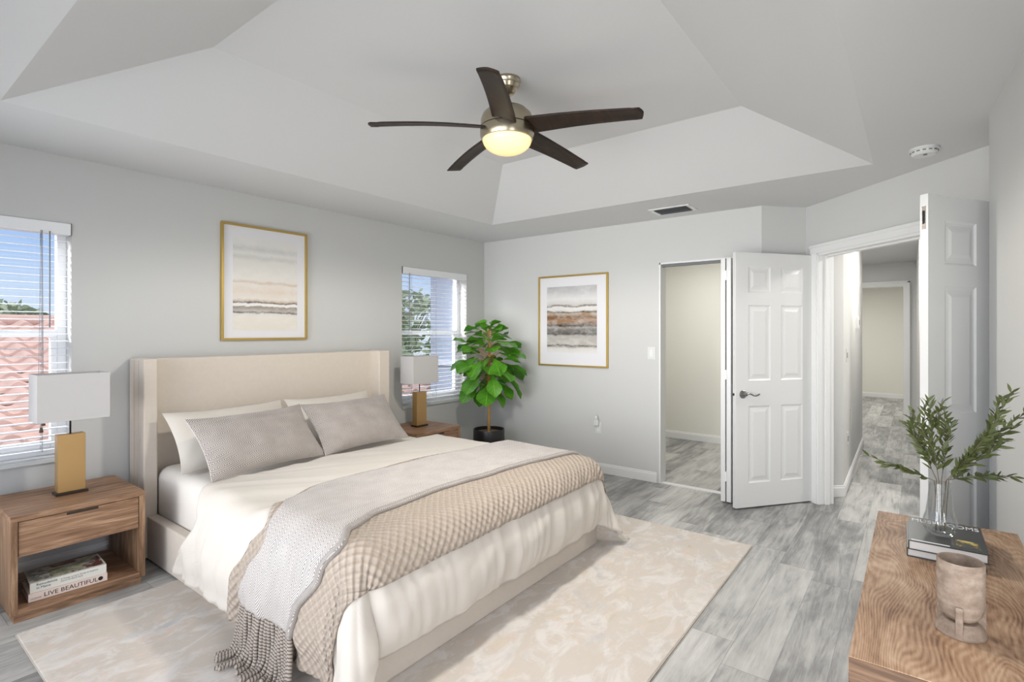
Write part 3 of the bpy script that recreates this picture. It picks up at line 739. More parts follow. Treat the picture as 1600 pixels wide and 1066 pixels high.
# ================================================================== rug
rg = MB(); rg.box(-4.16,-1.03,-3.16,-.722,0.0005,.011)
rug = thing('area_rug', (-2.595,-1.94,0), 'large pale rug with faint pastel blotches under the bed', 'rug')
obj('pile', rg, 'rug', rug, bevel=.004)
mb = MB(); mb.box(-4.163,-4.16,-3.163,-.719,.0005,.007); mb.box(-1.03,-1.027,-3.163,-.719,.0005,.007); mb.box(-4.16,-1.03,-.722,-.719,.0005,.007); mb.box(-4.16,-1.03,-3.163,-3.16,.0005,.007)
obj('binding', mb, 'rugedge', rug)

# ================================================================== bed
BXL, BXR, BYF = -3.495, -1.610, -2.345
bed = thing('bed', ((BXL+BXR)/2,-1.2,0), 'cream upholstered wingback bed standing on the rug between two nightstands', 'bed')
obj('headboard', MB().box(BXL+.058,BXR-.118,-.16,-.035,.02,1.228), 'linen', bed, bevel=.008, seg=3)
obj('headboard_wing', MB().box(-3.512,-3.437,-.27,-.022,.012,1.232), 'linen', bed, bevel=.008, seg=3)
obj('headboard_wing', MB().box(-1.735,-1.620,-.27,-.022,.012,1.232), 'linen', bed, bevel=.008, seg=3)
for xx in (-3.5135, -1.6185):
    for yy in (-.125, -.215): pass
mb = MB(); mb.box(-3.5155,-3.512,-.112,-.108,.02,1.22); mb.box(-3.5155,-3.512,-.19,-.186,.02,1.22); obj('welt_seam', mb, 'rail', bed)
RZ = .27
obj('side_rail', MB().box(BXL,BXL+.06,BYF+.06,-.27,.011,RZ), 'rail', bed, bevel=.008, seg=3)
obj('side_rail', MB().box(BXR-.06,BXR,BYF+.06,-.27,.011,RZ), 'rail', bed, bevel=.008, seg=3)
obj('foot_rail', MB().box(BXL,BXR,BYF,BYF+.06,.011,RZ), 'rail', bed, bevel=.008, seg=3)
# mattress with fitted sheet
def mattress():
    x0, x1, y0, y1, z0, z1, R = -3.43, -1.74, -2.27, -.165, .16, .548, .07
    mb = MB(); prof = []
    def ring(ins, z, rr):
        pts = []
        for cx, cy, a0 in ((x1-rr,y1-rr,0),(x0+rr,y1-rr,PI/2),(x0+rr,y0+rr,PI),(x1-rr,y0+rr,1.5*PI)):
            for k in range(7):
                a = a0+PI/2*k/6; q = max(rr-ins, .005); pts.append((cx+q*math.cos(a), cy+q*math.sin(a), z))
        return pts
    rings = [ring(.03,z0,.10), ring(0,z0+.03,.10), ring(0,z1-R,.10)]+[ring(R*(1-math.cos(a)), z1-R+R*math.sin(a), .10) for a in (PI/8,PI/4,3*PI/8,PI/2)]
    n = len(rings[0]); vs = [p for r in rings for p in r]
    fs = [(j*n+k, j*n+(k+1)%n, (j+1)*n+(k+1)%n, (j+1)*n+k) for j in range(len(rings)-1) for k in range(n)]
    fs += [tuple(range(n))[::-1], tuple((len(rings)-1)*n+k for k in range(n))]
    mb.add(vs, fs, None, True); return mb
tag(obj('mattress', mattress(), 'sheet'), 'thick mattress in a pale fitted sheet, showing at the head of the bed', 'mattress')

# ---- draped bedding: one drape function shared by duvet, coverlet and throw
DR = .115
XL, XR, YF, ZT = -3.535+DR, -1.592-DR, -2.405+DR, .567
from mathutils import noise as mn
def sstep(x, a, b):
    t = max(0, min(1, (x-a)/(b-a))); return t*t*(3-2*t)
def ridge(x, k): return 1-abs(2*mn.noise(Vector((x, k, 0.3))))*1.6
def folds(s, phi):
    return .55*math.sin(s*14+2.2*math.sin(s*3.7))*(.4+.6*abs(mn.noise(Vector((s*1.7, 3.1, 0))))*2) + .9*(ridge(s*7, 1.7)-.6) + .55*(ridge(s*16, 5.1)-.6)
def drape(u, v, off, foldamp=1.0):
    # sheet coordinates (u across, v along the bed) -> draped point, off = height above the duvet
    qx = min(max(u, XL), XR); qy = max(v, YF); dx, dy = u-qx, v-qy; d = math.hypot(dx, dy)
    nz = mn.noise(Vector((u*2.2, v*2.2, 1.7)))*.010 + mn.noise(Vector((u*6, v*6, 4.2)))*.004
    if off < .01:      # loose creases in the bare duvet, running in from the left shoulder
        lf = sstep(-u, 2.55, 3.35); w_ = u*.55+v*1.0
        nz += (.0035+.0085*lf)*(ridge(w_*9+mn.noise(Vector((u*1.5, v*1.5, 0)))*1.6, 2.2)-.62)
    if d < 1e-9: return Vector((u, v, ZT+off+nz))
    ex, ey = dx/d, dy/d; c = min(1, abs(ex*ey)*2); phi = math.atan2(-ey, -ex)  # 0 = left side, pi/2 = foot, pi = right
    s = -qy*1.0 + phi*.22 + (qx-XL); s0 = s; s = s + .35*d*mn.noise(Vector((s*1.3, 6.6, 0)))*2
    R = DR+off; arc = DR*PI/2
    if d <= arc:
        a = d/DR; k = sstep(a, .1, 1.5)
        out = R*math.sin(a) + foldamp*.0085*k*folds(s, phi); z = ZT-DR+R*math.cos(a)+nz*(1-k)
    else:
        drop = d-arc; foot = sstep(phi, .9, 1.3)*(1-sstep(phi, 1.85, 2.2))
        t = .07*(1-foot) + .34*c*c
        amp = (.0065+.007*sstep(drop, 0, .3))*(1+1.2*c)*foldamp*(1+.35*foot)*(1-.45*foot*sstep(drop,.12,.28))
        diag = mn.noise(Vector((s*7+drop*9, drop*5-s*2, 2.2)))*.011*sstep(drop, .0, .1)
        out = R + drop*math.sin(t) + amp*folds(s+.25*drop*(1-foot), phi) + diag + (.030+.012*foot)*math.sin(min(1,drop/.30)*PI)*(1-c*.7)
        z = ZT-DR-drop*math.cos(t)*(1 - .06*c)
    zmin = .022
    if z < zmin+off*.3: out += (zmin-z)*.75; z = zmin+off*.3+(.004*math.sin(s*40)+.004)
    return Vector((qx+ex*out, qy+ey*out, z))
def lerp_tab(tab, x):
    if x <= tab[0][0]: return tab[0][1]
    for (a, p), (b, q) in zip(tab, tab[1:]):
        if x <= b:
            t = (x-a)/(b-a); t = t*t*(3-2*t); return p+(q-p)*t
    return tab[-1][1]
arc = DR*PI/2
ULd, URd = XL-(arc+.350), XR+(arc+.345); VF = YF-(arc+.285)
def warp(t, a, b, inner0, inner1):      # spend more columns on the sides than the flat top
    return a+(b-a)*t
def head_edge(u):
    d = max(0, XL-u); return -.935 - .17*math.sin(min(1, d/.40)*PI)*.9 + .10*sstep(d, .3, .55)
def duv(i, j):
    u = ULd+(URd-ULd)*i; h = head_edge(u)+.012*math.sin(u*9); v = h+(VF-h)*j
    return u, v
mb = MB(); mb.grid(lambda i, j: drape(*duv(i,j), 0), 190, 130, lambda i, j: duv(i,j))
duvet = thing('duvet', (-2.56,-1.6,ZT), 'cream cotton duvet draped over the bed and hanging at the foot', 'duvet')
obj('duvet_cover', mb, 'duvet', duvet, solid=.010, offset=-1)
# piped hem
mb = MB()
path = [drape(*duv(0, j/80), 0) for j in range(81)]+[drape(*duv(i/120, 1), 0) for i in range(1,121)]+[drape(*duv(1, 1-j/80), 0) for j in range(1,81)]
mb.tube(path, .0045, 6); obj('piped_hem', mb, 'duvet', duvet)
# coverlet
ZS = lambda z: XL-(arc+(ZT-DR-z))           # u that hangs at height z on the left side
cb = [(ZS(.10),-1.52),(ZS(.30),-1.58),(ZS(.45),-1.66),(XL-.10,-1.74),(XL+.02,-1.62),(-3.1,-1.49),(-2.5,-1.48),(-1.85,-1.58),(XR+.2,-1.66),(XR+.6,-1.66)]
cf = [(ZS(.10),-2.36),(ZS(.4),-2.41),(XL-.05,-2.475),(-3.0,-2.465),(-2.2,-2.455),(-1.8,-2.455),(XR+.1,-2.47),(XR+.6,-2.44)]
UL2, UR2 = ZS(.095), XR+arc+.24
def cov(i, j):
    u = UL2+(UR2-UL2)*i; b, f = lerp_tab(cb, u), lerp_tab(cf, u); return u, b+(f-b)*j
mb = MB(); mb.grid(lambda i, j: drape(*cov(i,j), .016, .9), 170, 70, lambda i, j: cov(i,j))
tag(obj('coverlet', mb, 'waffle', solid=.010, offset=-1), 'beige waffle-weave coverlet lying across the lower half of the duvet', 'coverlet')
# throw
tb = [(ZS(.23),-1.68),(ZS(.38),-1.73),(ZS(.5),-1.82),(XL-.06,-1.77),(XL+.05,-1.66),(-3.1,-1.545),(-2.45,-1.57),(-1.9,-1.63),(XR+.2,-1.68),(XR+.6,-1.68)]
tf = [(ZS(.22),-2.10),(ZS(.33),-2.14),(ZS(.48),-2.23),(XL-.06,-2.27),(XL+.02,-2.19),(-3.2,-2.12),(-2.83,-2.09),(-2.3,-2.12),(-1.9,-2.18),(XR+.2,-2.24),(XR+.6,-2.24)]
UL3, UR3 = ZS(.225), XR+arc+.18
def thr(i, j):
    u = UL3+(UR3-UL3)*i; b, f = lerp_tab(tb, u), lerp_tab(tf, u); return u, b+(f-b)*j
throw = thing('throw_blanket', (-2.6,-1.85,ZT), 'grey herringbone throw with a rope fringe laid over the beige coverlet', 'blanket')
mb = MB(); mb.grid(lambda i, j: drape(*thr(i,j), .034, .9), 170, 50, lambda i, j: thr(i,j)); obj('throw_cloth', mb, 'throw', throw, solid=.012, offset=-1)
mb = MB(); path = [drape(thr(i/120,1)[0], thr(i/120,1)[1]+.014, .034, .9) for i in range(121)]
mb.tube(path, .017, 10, uv=True); obj('folded_edge', mb, 'throwedge', throw)
NTs = 20
for k in range(NTs):
    j = (k+.5)/NTs; u, v = thr(0, j); p0 = drape(u, v, .034, .9); rnd = random.Random(k)
    dx = -.02-.09*rnd.random()*(1-j); dy = .02*(1-j)+.04*(rnd.random()-.5)
    n = 18; path = []; fl_ = .026+.006*rnd.random(); L1 = p0.z-fl_; LT = L1+.10+.05*rnd.random()
    ox = -.55-.4*rnd.random(); oy = -.5*(j-.3)+.5*(rnd.random()-.5)
    for q in range(n):
        l = LT*q/(n-1); t = min(1, l/L1); ex_ = max(0, l-L1*.88)
        path.append((p0.x-.004-.018*t+ox*ex_*.8+.004*math.sin(l*26+k), p0.y-.06*t*(j-.5)+oy*ex_+.004*math.sin(l*22+k*1.7), max(fl_, p0.z+.006-l)))
    mb = MB(); mb.tube(path, [.0105]*(n-2)+[.011,.007], 7, uv=True); obj('tassel', mb, 'rope', throw)

# pillows
def pillow_mesh(w, h, t, M, seed=0, crease=.011):
    mb = MB(M)
    def pt(sgn):
        def f(i, j):
            a, b = 2*i-1, 2*j-1
            ex = 1-.065*(1-b*b)**1.0*abs(a)**3; ey = 1-.10*(1-a*a)*abs(b)**3
            x, y = a*w/2*ex, b*h/2*ey
            th = t/2*max(0,(1-abs(a)**2.6))**.62*max(0,(1-abs(b)**2.6))**.62
            th += crease*(mn.noise(Vector((a*2.2+seed, b*1.8, sgn)))+.6*(ridge(a*2.6+b*1.3*math.copysign(1,a)+seed, 8.0)-.6)*(a*a+b*b)*.6)*(1-abs(a)**6)*(1-abs(b)**6)*1.5
            return (x, y, sgn*max(th, .0035))
        return f
    uvf = lambda i, j: (i*w, j*h)
    mb.grid(pt(1), 30, 22, uvf); mb.grid(lambda i, j: pt(-1)(1-i, j), 30, 22, lambda i, j: ((1-i)*w, j*h))
    # closing rim
    rim = [(i/30,0) for i in range(30)]+[(1,j/22) for j in range(22)]+[(1-i/30,1) for i in range(30)]+[(0,1-j/22) for j in range(22)]
    vs = [pt(1)(*q) for q in rim]+[pt(-1)(*q) for q in rim]; n = len(rim)
    mb.add(vs, [(k, k+n, (k+1)%n+n, (k+1)%n) for k in range(n)], [[(0,0)]*4]*n, True)
    return mb
def lean(bl, br, tilt, w, h, t, roll=0):
    bl, br = Vector(bl), Vector(br); ex = (br-bl).normalized(); back = Vector((-ex.y, ex.x, 0)).normalized()
    ey = back*math.cos(math.radians(tilt)) + Vector((0,0,1))*math.sin(math.radians(tilt))
    M = frame((bl+br)/2 + ey*h/2, ex, ey); return M
Z0 = ZT+.045
def pillow(name, label, cat, bl, br, tilt, h, t, mat, group, seed):
    w = (Vector(br)-Vector(bl)).length
    return tag(obj(name, pillow_mesh(w, h, t, lean(bl, br, tilt, w, h, t), seed), mat, weld=False), label, cat, group)
pillow('bed_pillow', 'cream pillow leaning on the left half of the headboard, behind the herringbone pillow', 'pillow', (-3.43,-.61,.565), (-2.66,-.58,.565), 52, .425, .15, 'pillowcase', 'cream back pillows', 1)
pillow('bed_pillow', 'cream pillow leaning on the right half of the headboard, mostly hidden', 'pillow', (-2.64,-.58,.565), (-1.90,-.57,.565), 52, .425, .15, 'pillowcase', 'cream back pillows', 5)
pillow('accent_pillow', 'grey herringbone pillow on the left, nearer the camera', 'pillow', (-3.41,-.955,.578), (-2.655,-.88,.578), 48, .425, .15, 'herring', 'herringbone front pillows', 9)
pillow('accent_pillow', 'grey herringbone pillow on the right, farther from the camera', 'pillow', (-2.68,-.905,.578), (-1.925,-.87,.578), 48, .425, .15, 'herring', 'herringbone front pillows', 13)

# ================================================================== nightstands
def make_nightstand(x0, label):
    w, yf, yb, H = .552, -.595, -.075, .515
    r = thing('nightstand', (x0+w/2,(yf+yb)/2,0), label, 'nightstand', 'oak nightstands beside the bed')
    T_ = .027; zb = .04
    obj('top_panel', MB().box(x0,x0+w,yf,yb,H-T_,H), 'walnut', r, bevel=.0015)
    for a in (x0, x0+w-T_): obj('side_panel', MB().box(a,a+T_,yf,yb,zb,H-T_), 'walnutv', r, bevel=.0015)
    obj('bottom_panel', MB().box(x0+T_,x0+w-T_,yf,yb,zb,zb+T_), 'walnut', r, bevel=.0015)
    obj('plinth', MB().box(x0+.014,x0+w-.014,yf+.018,yb-.02,0,zb), 'walnut', r)
    obj('middle_shelf', MB().box(x0+T_,x0+w-T_,yf+.022,yb,.312,.325), 'walnut', r)
    d = obj('drawer', MB().box(x0+T_+.003,x0+w-T_-.003,yf+.006,yf+.026,.315,H-T_-.004), 'walnut', r, bevel=.0015)
    c = x0+w/2
    obj('finger_pull', MB().box(c-.065,c+.065,yf+.0045,yf+.0065,H-T_-.018,H-T_-.006), 'bronze', d)
    obj('back_rail', MB().box(x0+T_,x0+w-T_,yb-.016,yb,.325,H-T_), 'walnut', r)
    return r
n1 = make_nightstand(-4.160, 'oak nightstand left of the bed with two books on its open shelf')
n2 = copy_tree(n1); n2.location.x = -1.595+.276+.0; n2.location.y = n1.location.y
n2['label'] = 'oak nightstand right of the bed, half hidden behind the duvet'
# table lamps
def make_lamp(cx, cy, z0, label):
    r = thing('table_lamp', (cx,cy,z0), label, 'lamp', 'brass table lamps with rectangular shades')
    obj('base_plate', MB().box(cx-.070,cx+.070,cy-.042,cy+.042,z0+.0005,z0+.014), 'bronze', r, bevel=.002)
    obj('lamp_body', MB().box(cx-.060,cx+.060,cy-.032,cy+.032,z0+.014,z0+.325), 'brass', r, bevel=.002)
    obj('stem', MB().tube([(cx,cy,z0+.325),(cx,cy,z0+.60)], .0045, 10), 'bronze', r)
    x0, x1, y0, y1, za, zb = cx-.156, cx+.156, cy-.090, cy+.090, z0+.407, z0+.658
    mb = MB(); t = .003
    mb.box(x0,x1,y0,y0+t,za,zb); mb.box(x0,x1,y1-t,y1,za,zb); mb.box(x0,x0+t,y0+t,y1-t,za,zb); mb.box(x1-t,x1,y0+t,y1-t,za,zb)
    sh = obj('lamp_shade', mb, 'shade', r, bevel=.001)
    mb = MB(); mb.tube([(x0+t,cy,zb-.03),(x1-t,cy,zb-.03)], .002, 6); mb.tube([(cx,y0+t,zb-.03),(cx,y1-t,zb-.03)], .002, 6); obj('shade_spider', mb, 'bronze', sh)
    mb = MB(); mb.lathe([(.004,0),(.007,.004),(.007,.010),(0,.016)], (cx,cy,z0+.60), 12); obj('finial', mb, 'bronze', r, weld=True)
    return r
l1 = make_lamp(-3.873, -.312, .515, 'brass block lamp with a white shade on the left nightstand')
l2 = copy_tree(l1); l2.location = (-1.300, -.312, .515); l2['label'] = 'brass block lamp with a white shade on the right nightstand, before the window'

# books on the left nightstand shelf
def book(name, label, c, w, d, h, rot, cover, group, spine_front=True):
    # w along local x (spine length), d along local y, spine on the -y side
    M = Matrix.Translation(c) @ Matrix.Rotation(rot, 4, 'Z')
    r = thing(name, c, label, 'book', group); t = .003
    mb = MB(M); mb.box(-w/2,w/2,-d/2,d/2,0,t); mb.box(-w/2,w/2,-d/2,d/2,h-t,h)
    if spine_front: mb.box(-w/2,w/2,-d/2,-d/2+t,t,h-t)
    else: mb.box(-w/2,-w/2+t,-d/2,d/2,t,h-t)
    obj('cover', mb, cover, r, bevel=.0008)
    mb = MB(M)
    if spine_front: mb.box(-w/2+.004,w/2-.004,-d/2+t,d/2-.004,t,h-t)
    else: mb.box(-w/2+t,w/2-.004,-d/2+.004,d/2-.004,t,h-t)
    obj('pages', mb, 'paper', r)
    return r, M
gb = 'books on the nightstand shelf'
b1, M1 = book('book', 'pale pink hardback lying beneath the white book on the nightstand shelf', (-3.925,-.455,.0675), .315, .20, .040, math.radians(-3), 'pinkcover', gb)
Fm = lambda M, x, y, z: M @ Matrix.Translation((x,y,z)) @ Matrix.Rotation(PI/2, 4, 'X')
text('title', 'LIVE BEAUTIFUL', .030, 'blackline', Fm(M1, -.10, -.1002, .010), b1, sx=1.02)
text('author', 'CALDERONE', .010, 'inkgrey', Fm(M1, -.150, -.1002, .010), b1, sx=.7)
mb = MB(Fm(M1, .128, -.1002, .020)); mb.lathe([(.0105,.0),(.0105,.0006),(0,.0007)], n=20); lg = obj('publisher_mark', mb, 'blackline', b1, weld=True)
b2, M2 = book('book', 'white hardback lying on top of the pale pink book on the nightstand shelf', (-3.922,-.452,.1080), .305, .20, .047, math.radians(-4), 'whitecover', gb)
text('title', 'Remodelista\nin Maine', .016, 'blackline', Fm(M2, -.128, -.1002, .030), b2, sx=1.0)
text('subtitle', "A Design Lover's Guide to Inspired,\nDown-to-Earth Style", .0105, 'inkgrey', Fm(M2, -.035, -.1002, .028), b2)
mb = MB(M2); mb.box(-.150,-.07,-.085,.095,.047,.0475); obj('cover_picture', mb, 'grey_cover', b2)
mb = MB(M2); mb.box(-.07,.145,-.085,.095,.047,.0475); obj('cover_picture', mb, 'room_photo', b2)

# ================================================================== potted fig
PXY = (-.44, -.44)
fig = thing('potted_fig', (*PXY,0), 'fiddle-leaf fig tree in a black pot in the corner by the window', 'plant')
mb = MB(); mb.lathe([(.09,.0005),(.115,.006),(.145,.05),(.160,.14),(.166,.25),(.164,.372),(.160,.380),(.153,.376),(.153,.345)], (*PXY,0), 40); obj('pot', mb, 'pot', fig, weld=True)
mb = MB(); mb.lathe([(.153,.343),(.10,.352),(0,.355)], (*PXY,0), 28); obj('soil', mb, 'soil', fig, weld=True)
px, py = PXY
mb = MB(); mb.tube([(px,py,.335),(px+.004,py,.6),(px-.004,py+.004,.9),(px+.01,py,1.15),(px,py,1.42)], [.017,.015,.014,.012,.007], 10)
def leaf_grid(mb, base, direc, L, wd, droop, roll, shape='fig', nu=4, nv=8):
    direc = Vector(direc).normalized(); side = direc.cross(Vector((0,0,1)))
    if side.length < 1e-3: side = Vector((1,0,0))
    side.normalize(); upv = side.cross(direc)
    side = (Matrix.Rotation(roll, 3, direc) @ side); upv = side.cross(direc)
    base = Vector(base)
    def f(i, j):
        if shape == 'fig': ww = wd*(.10+.55*math.sin(min(1,j*1.25)*PI*.5)*.9+.55*math.exp(-((j-.68)/.25)**2))*(1-max(0,(j-.84)/.16)**2*.985)*.82
        else: ww = wd*math.sin(PI*min(1,max(.02,j))**.8)
        a = 2*i-1
        cup = .18*abs(a)**1.5*ww if shape == 'fig' else .1*abs(a)*ww
        wav = .10*ww*math.sin(j*13+a*2)*abs(a) if shape == 'fig' else 0
        z = -droop*L*j*j
        return base + direc*(L*j) + side*(a*ww) + upv*(cup+wav) + Vector((0,0,z))
    mb.grid(f, nu, nv, lambda i, j: (i, j))
rl = random.Random(21); lv = MB()
for k in range(84):
    t = k/83; z = .80+.64*t; az = k*2.39996+.4
    L = (.20+.07*rl.random())*(1-.30*t)
    el = -.70+1.30*t+.8*(rl.random()-.5)
    prof = math.sin(PI*min(1, .18+.80*t))**.7
    pet = (.04+.17*rl.random()**.7)*prof
    q0 = Vector((px,py,z)); hv = Vector((math.cos(az), math.sin(az), 0))
    d = (hv*math.cos(el) + Vector((0,0,math.sin(el)))).normalized()
    q = q0 + hv*pet + Vector((0,0,.5*pet))
    tip = q + d*L
    while (tip.x > -.04 or tip.y > -.06) and L > .09: L -= .01; tip = q + d*L
    if tip.x > -.04 or tip.y > -.06: continue
    mb.tube([q0, (q0+q)/2+Vector((0,0,.006)), q], [.004,.003,.003], 5)
    leaf_grid(lv, q, d, L, L*.46, .20+.25*rl.random(), (rl.random()-.5)*1.3)
obj('trunk', mb, 'bark', fig); obj('foliage', lv, 'figleaf', fig)

# ================================================================== dresser
DX0, DX1, DY0, DY1, DZ = -3.392, -2.262, -4.278, -3.893, .72
dr = thing('dresser', ((DX0+DX1)/2,(DY0+DY1)/2,0), 'oak dresser with a swirling grain top in the lower right corner', 'dresser')
obj('top_panel', MB().box(DX0,DX1,DY0,DY1,DZ-.035,DZ), 'dressertop', dr, bevel=.0015)
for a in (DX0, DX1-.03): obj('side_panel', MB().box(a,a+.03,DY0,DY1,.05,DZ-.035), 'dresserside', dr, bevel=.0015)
obj('edge_band', MB().box(DX0-.0018,DX0,DY0+.001,DY1-.001,DZ-.034,DZ-.0015), 'dresserside', dr)  # thin dark strip added to tone down the strongly lit end edge
obj('bottom_panel', MB().box(DX0+.03,DX1-.03,DY0,DY1,.05,.08), 'walnut', dr)
obj('back_panel', MB().box(DX0+.03,DX1-.03,DY0,DY0+.012,.08,DZ-.035), 'walnut', dr)
obj('plinth', MB().box(DX0+.02,DX1-.02,DY0+.02,DY1-.02,0,.05), 'walnut', dr)
for r_ in range(3):
    for c_ in range(2):
        a = DX0+.033+c_*.537; z = .085+r_*.2
        d = obj('drawer', MB().box(a,a+.53,DY1-.025,DY1-.004,z,z+.192), 'walnut', dr, bevel=.0015)
        obj('finger_pull', MB().box(a+.2,a+.33,DY1-.005,DY1-.002,z+.172,z+.186), 'bronze', d)
# dark books on the dresser
gd = 'dark books on the dresser'
def dbook(label, x0, x1, y0, y1, z0, h, rot):
    c = ((x0+x1)/2,(y0+y1)/2,z0)
    r = thing('book', c, label, 'book', gd); M = Matrix.Translation(c) @ Matrix.Rotation(rot,4,'Z'); a, b = (x1-x0)/2, (y1-y0)/2; t = .0028
    mb = MB(M); mb.box(-a,a,-b,b,0,t); mb.box(-a,a,-b,b,h-t,h); mb.box(-a,a,b-t,b,t,h-t)
    obj('cover', mb, 'darkcover' if h < .0 else 'darkcover', r, bevel=.0006)
    mb = MB(M); mb.box(-a+.004,a-.004,-b+.004,b-t,t,h-t); obj('pages', mb, 'paper', r)
    return r, M
d1, _ = dbook('dark hardback at the bottom of the pair on the dresser', -2.70, -2.44, -4.165, -3.982, DZ, .026, math.radians(1))
d2, Md = dbook('dark mushroom book on top of the pair, under the glass vase', -2.715, -2.458, -4.170, -3.988, DZ+.026, .028, 0)
z_ = DZ+.054
Mt = frame((-2.508,-3.994,z_+.0003), (0,-1,0), (1,0,0))
text('title', 'MUSHROOMS', .046, 'white_ink', Mt, d2, sx=.60)
obj('cover_picture', MB().box(-2.690,-2.625,-4.155,-4.10,z_,z_+.0003), 'mushroom_photo', d2)
obj('cover_band', MB().box(-2.690,-2.625,-4.096,-4.09,z_,z_+.0003), 'inkgrey', d2)
obj('cover_stripe', MB().box(-2.708,-2.700,-4.085,-3.995,z_,z_+.0003), 'white_ink', d2)

# glass vase
VX, VY, VZ = -2.606, -4.066, DZ+.0547
vase = thing('glass_vase', (VX,VY,VZ), 'clear fluted glass vase standing on the dark books', 'vase')
outer = [(.020,.0),(.030,.002),(.040,.016),(.0435,.034),(.0405,.052),(.036,.066),(.0335,.085),(.0305,.110),(.028,.140),(.0268,.160)]
inner = [(r-.0022, z) for r, z in outer[3:]][::-1]+[(.0365,.018),(.022,.008),(0,.007)]
mb = MB(); mb.lathe([(0,0)]+outer[:6], (VX,VY,VZ), 72, True, .025, 18); mb.lathe(outer[5:], (VX,VY,VZ), 72) if False else None
mbv = MB(); mbv.lathe([(0,0)]+outer+inner, (VX,VY,VZ), 90, True, .022, 18)
obj('vase_body', mbv, 'glass', vase, weld=True)
# olive branches
def olive(label, base, tip, bow, nl, seed, sub):
    r = thing('olive_branch', base, label, 'branch', 'olive branches in the glass vase'); rn = random.Random(seed)
    base, tip = Vector(base), Vector(tip); mid = Vector((VX+(tip.x-VX)*.16, VY+(tip.y-VY)*.12, VZ+.165))
    def P(t):
        if t < .3: k = t/.3; return base.lerp(mid, k)
        k = (t-.3)/.7; c = (mid+tip)/2 + Vector(bow)
        return mid*(1-k)**2 + c*2*k*(1-k) + tip*k*k
    st = MB(); st.tube([P(q/20) for q in range(21)], [.0016*(1-q/28) for q in range(21)], 6)
    fo = MB(); paths = [(P, .40, 1.0, int(nl*1.15))]
    for s_ in range(sub):
        t0 = .42+.32*s_/max(1,sub-1) if sub > 1 else .5
        b0 = P(t0); tn = (P(min(1,t0+.05))-b0).normalized(); a = rn.random()*6.28
        off = Vector((math.cos(a)*.6, math.sin(a)*1.0, .15)); d = (tn*.9+off*.65).normalized(); L = .07+.05*rn.random()
        def Q(t, b0=b0, d=d, L=L, tn=tn): return b0+d*L*t+tn*.03*t*t
        st.tube([Q(q/6) for q in range(7)], [.0011]*7, 5); paths.append((Q, .12, 1.0, int(nl*.62)))
    for F, a0, a1, n in paths:
        for k in range(n):
            t = a0+(a1-a0)*k/(n-1); p = F(t); tn = (F(min(1,t+.03))-F(max(0,t-.03))).normalized()
            for sgn in (1,-1):
                sd = tn.cross(Vector((rn.random()-.5, rn.random()-.5, rn.random()+.2))).normalized()*sgn
                d = (tn*(.75+.4*rn.random())+sd*.75+Vector((0,0,.12))).normalized()
                L = .028+.014*rn.random(); leaf_grid(fo, p, d, L, .0040+.0012*rn.random(), .12, rn.random()*3, 'olive', 2, 5)
    obj('stem', st, 'twig', r); obj('leaves', fo, 'oliveleaf', r)
def tipat(pxl, pyl, dep):
    f_ = 823.1; rr = (pxl-800)/f_*dep
    return Vector((CAM.x+rr*math.sin(YAW)+dep*math.cos(YAW), CAM.y-rr*math.cos(YAW)+dep*math.sin(YAW), CAM.z+(518.5-pyl)/f_*dep))
D0 = 1.64
bs = [(VX+.012*math.cos(a), VY+.012*math.sin(a), VZ+.012) for a in [k*1.05 for k in range(7)]]
olive('leftmost olive sprig in the glass vase, reaching low to the left', bs[0], tipat(1392,728,D0+.02), (0,.0,.005), 12, 1, 1)
olive('olive sprig rising to the left of the tallest middle one in the vase', bs[1], tipat(1424,655,D0+.10), (0,.01,.01), 15, 2, 3)
olive('tallest middle olive sprig, standing straight up out of the vase', bs[2], tipat(1452,630,D0-.05), (0,.005,.01), 18, 3, 3)
olive('short middle olive sprig leaning towards the right over the vase', bs[3], tipat(1486,662,D0+.05), (0,0,.01), 16, 4, 3)
olive('longest olive sprig in the vase, sweeping up to the far right', bs[4], tipat(1580,614,D0+.0), (0,-.01,-.02), 21, 5, 4)
olive('olive sprig leaning right beneath the longest one in the vase', bs[5], tipat(1538,690,D0-.08), (0,-.005,.01), 16, 6, 3)
olive('lowest right olive sprig, spreading flat from the vase', bs[6], tipat(1553,745,D0+.03), (0,-.01,.01), 15, 7, 2)

# stone vase
SX, SY = -3.137, -4.086
sv = thing('stone_vase', (SX,SY,DZ), 'beige stone cup vase on a disc foot, nearest on the dresser', 'vase')
mb = MB(); mb.lathe([(0,.030),(.018,.030),(.029,.036),(.037,.048),(.0415,.064),(.0428,.085),(.0430,.162),(.0415,.1645),(.0385,.1635),(.0375,.155),(.0365,.07),(.028,.05),(0,.045)], (SX,SY,DZ), 56); obj('cup', mb, 'stone', sv, weld=True)
mb = MB(); mb.lathe([(0,.0005),(.045,.0005),(.0465,.004),(.0465,.006),(.041,.020),(.031,.030),(0,.032)], (SX,SY,DZ), 48); obj('foot', mb, 'stone', sv, weld=True)
for k in range(3):
    a = math.radians(174)+2*PI/3*k
    mb = MB(Matrix.Translation((SX,SY,DZ)) @ Matrix.Rotation(a,4,'Z')); mb.box(.026,.0462,-.0065,.0065,.001,.072); obj('fin', mb, 'stone', sv, bevel=.001)

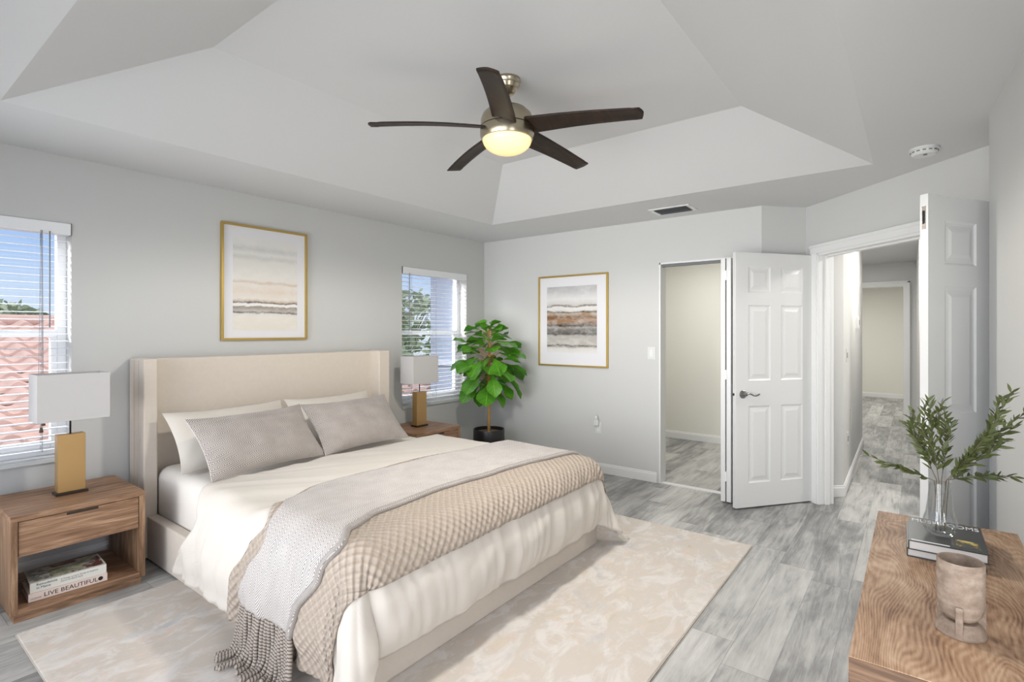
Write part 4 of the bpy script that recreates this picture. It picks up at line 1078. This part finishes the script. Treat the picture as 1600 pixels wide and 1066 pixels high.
# ================================================================== outside the windows
def roof_patch():
    mb = MB(); rows = 16; y0, y1 = .75, 6.2; z0 = .25; sl = .235
    for k in range(rows):
        ya = y0+(y1-y0)*k/rows; yb = y0+(y1-y0)*(k+1)/rows+.06
        xr = lambda y: 1.45-.39*(y-.75)
        n = 150
        def f(i, j, ya=ya, yb=yb):
            y = ya+(yb-ya)*j; xe = xr(ya); x = -9+(xe+9)*i
            return (x, y, z0+sl*(ya-y0)+.045*(1-j)+ (sl*(yb-ya))*j + .040*math.cos(x*2*PI/.27))
        mb.grid(f, n*2, 1)
        def g(i, j, ya=ya):
            x = -9+(xr(ya)+9)*i; return (x, ya, z0+sl*(ya-y0)+.045-.05*j+.040*math.cos(x*2*PI/.27)*(1-j*.6))
        mb.grid(g, n*2, 1)
    return mb
nr = thing('neighbour_roof', (-3,3,0), 'red barrel-tile roof of the house outside the windows', 'roof')
obj('roof_tiles', roof_patch(), 'tile', nr)
mb = MB(); mb.tube([(-9,6.25,1.56),(-.68,6.25,1.56)], .09, 10); mb.tube([(-.68,6.2,1.56),(1.45,.75,.30)], .08, 10); obj('ridge_cap', mb, 'tile', nr)
obj('house_wall', MB().prism([(-9,1.0),(1.2,1.0),(-.7,6.4),(-9,6.4)], -3, .2), 'stucco', nr)
wg = thing('house_wing', (1.2,.7,-3), 'blue-grey wall of the same house just outside the right window', 'building')
obj('wing_wall', MB().box(.36,2.5,.22,1.27,-3,4.0), 'stucco', wg)
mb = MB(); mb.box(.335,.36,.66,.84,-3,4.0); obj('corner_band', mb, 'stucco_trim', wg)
mb = MB(); mb.box(.345,.36,.22,.66,-3,4.0); obj('shadow_panel', mb, 'dark_stucco', wg)  # darker stucco strip on the wing wall
mb = MB(); mb.box(.32,.36,.22,1.27,.95,1.03); obj('sill_band', mb, 'stucco_trim', wg)
struct('ground', MB().box(-40,60,.5,80,-3.2,-3.0), flat('lawn', (120,140,96), .95))
def tree(label, x, y, ztop, r, nl, seed, zlow=-1.0, group='trees beyond the roof'):
    t = thing('tree', (x,y,-3), label, 'tree', group); rn = random.Random(seed); fo = MB(); st = MB()
    st.tube([(x,y,-3),(x+.1,y,ztop-r*1.0),(x,y,ztop-.2)], [.16,.09,.02], 7)
    for k in range(7):
        a = rn.random()*6.28; st.tube([(x,y,ztop-r*1.4),(x+math.cos(a)*r*.6,y+math.sin(a)*r*.6,ztop-r*.5*rn.random())], [.05,.012], 5)
    for k in range(nl):
        a, b_ = rn.random()*6.28, rn.random()**.5; zt = rn.random()
        rad = r*b_*(1-.55*zt**2.2); z = zlow+(ztop-zlow)*zt
        p = Vector((x+rad*math.cos(a)*1.15, y+rad*math.sin(a), z))
        d = Vector((rn.uniform(-1,1), rn.uniform(-1,1), rn.uniform(-.6,.8)))
        leaf_grid(fo, p, d, .30+.2*rn.random(), .09, .2, rn.random()*3, 'olive', 1, 3)
    obj('trunk', st, 'treebark', t); obj('foliage', fo, 'treeleaf', t)
tree('tall sparse tree at the far left edge of the left window', -3.5, 15.5, 3.0, 1.1, 420, 1)
tree('low bushy tree above the roof ridge in the left window, left of the cord', -1.0, 21.5, 2.35, 1.7, 1500, 2)
tree('low bushy tree above the roof ridge in the left window, right of the cord', 3.6, 24.5, 2.7, 2.2, 1500, 3)
tree('leafy tree seen through the left half of the right window', 4.7, 8.2, 2.35, 1.5, 800, 4, -1.6)
tree('second leafy tree in the right window, beside the blue-grey wall', 9.6, 12.5, 3.0, 2.0, 900, 5, -1.6)
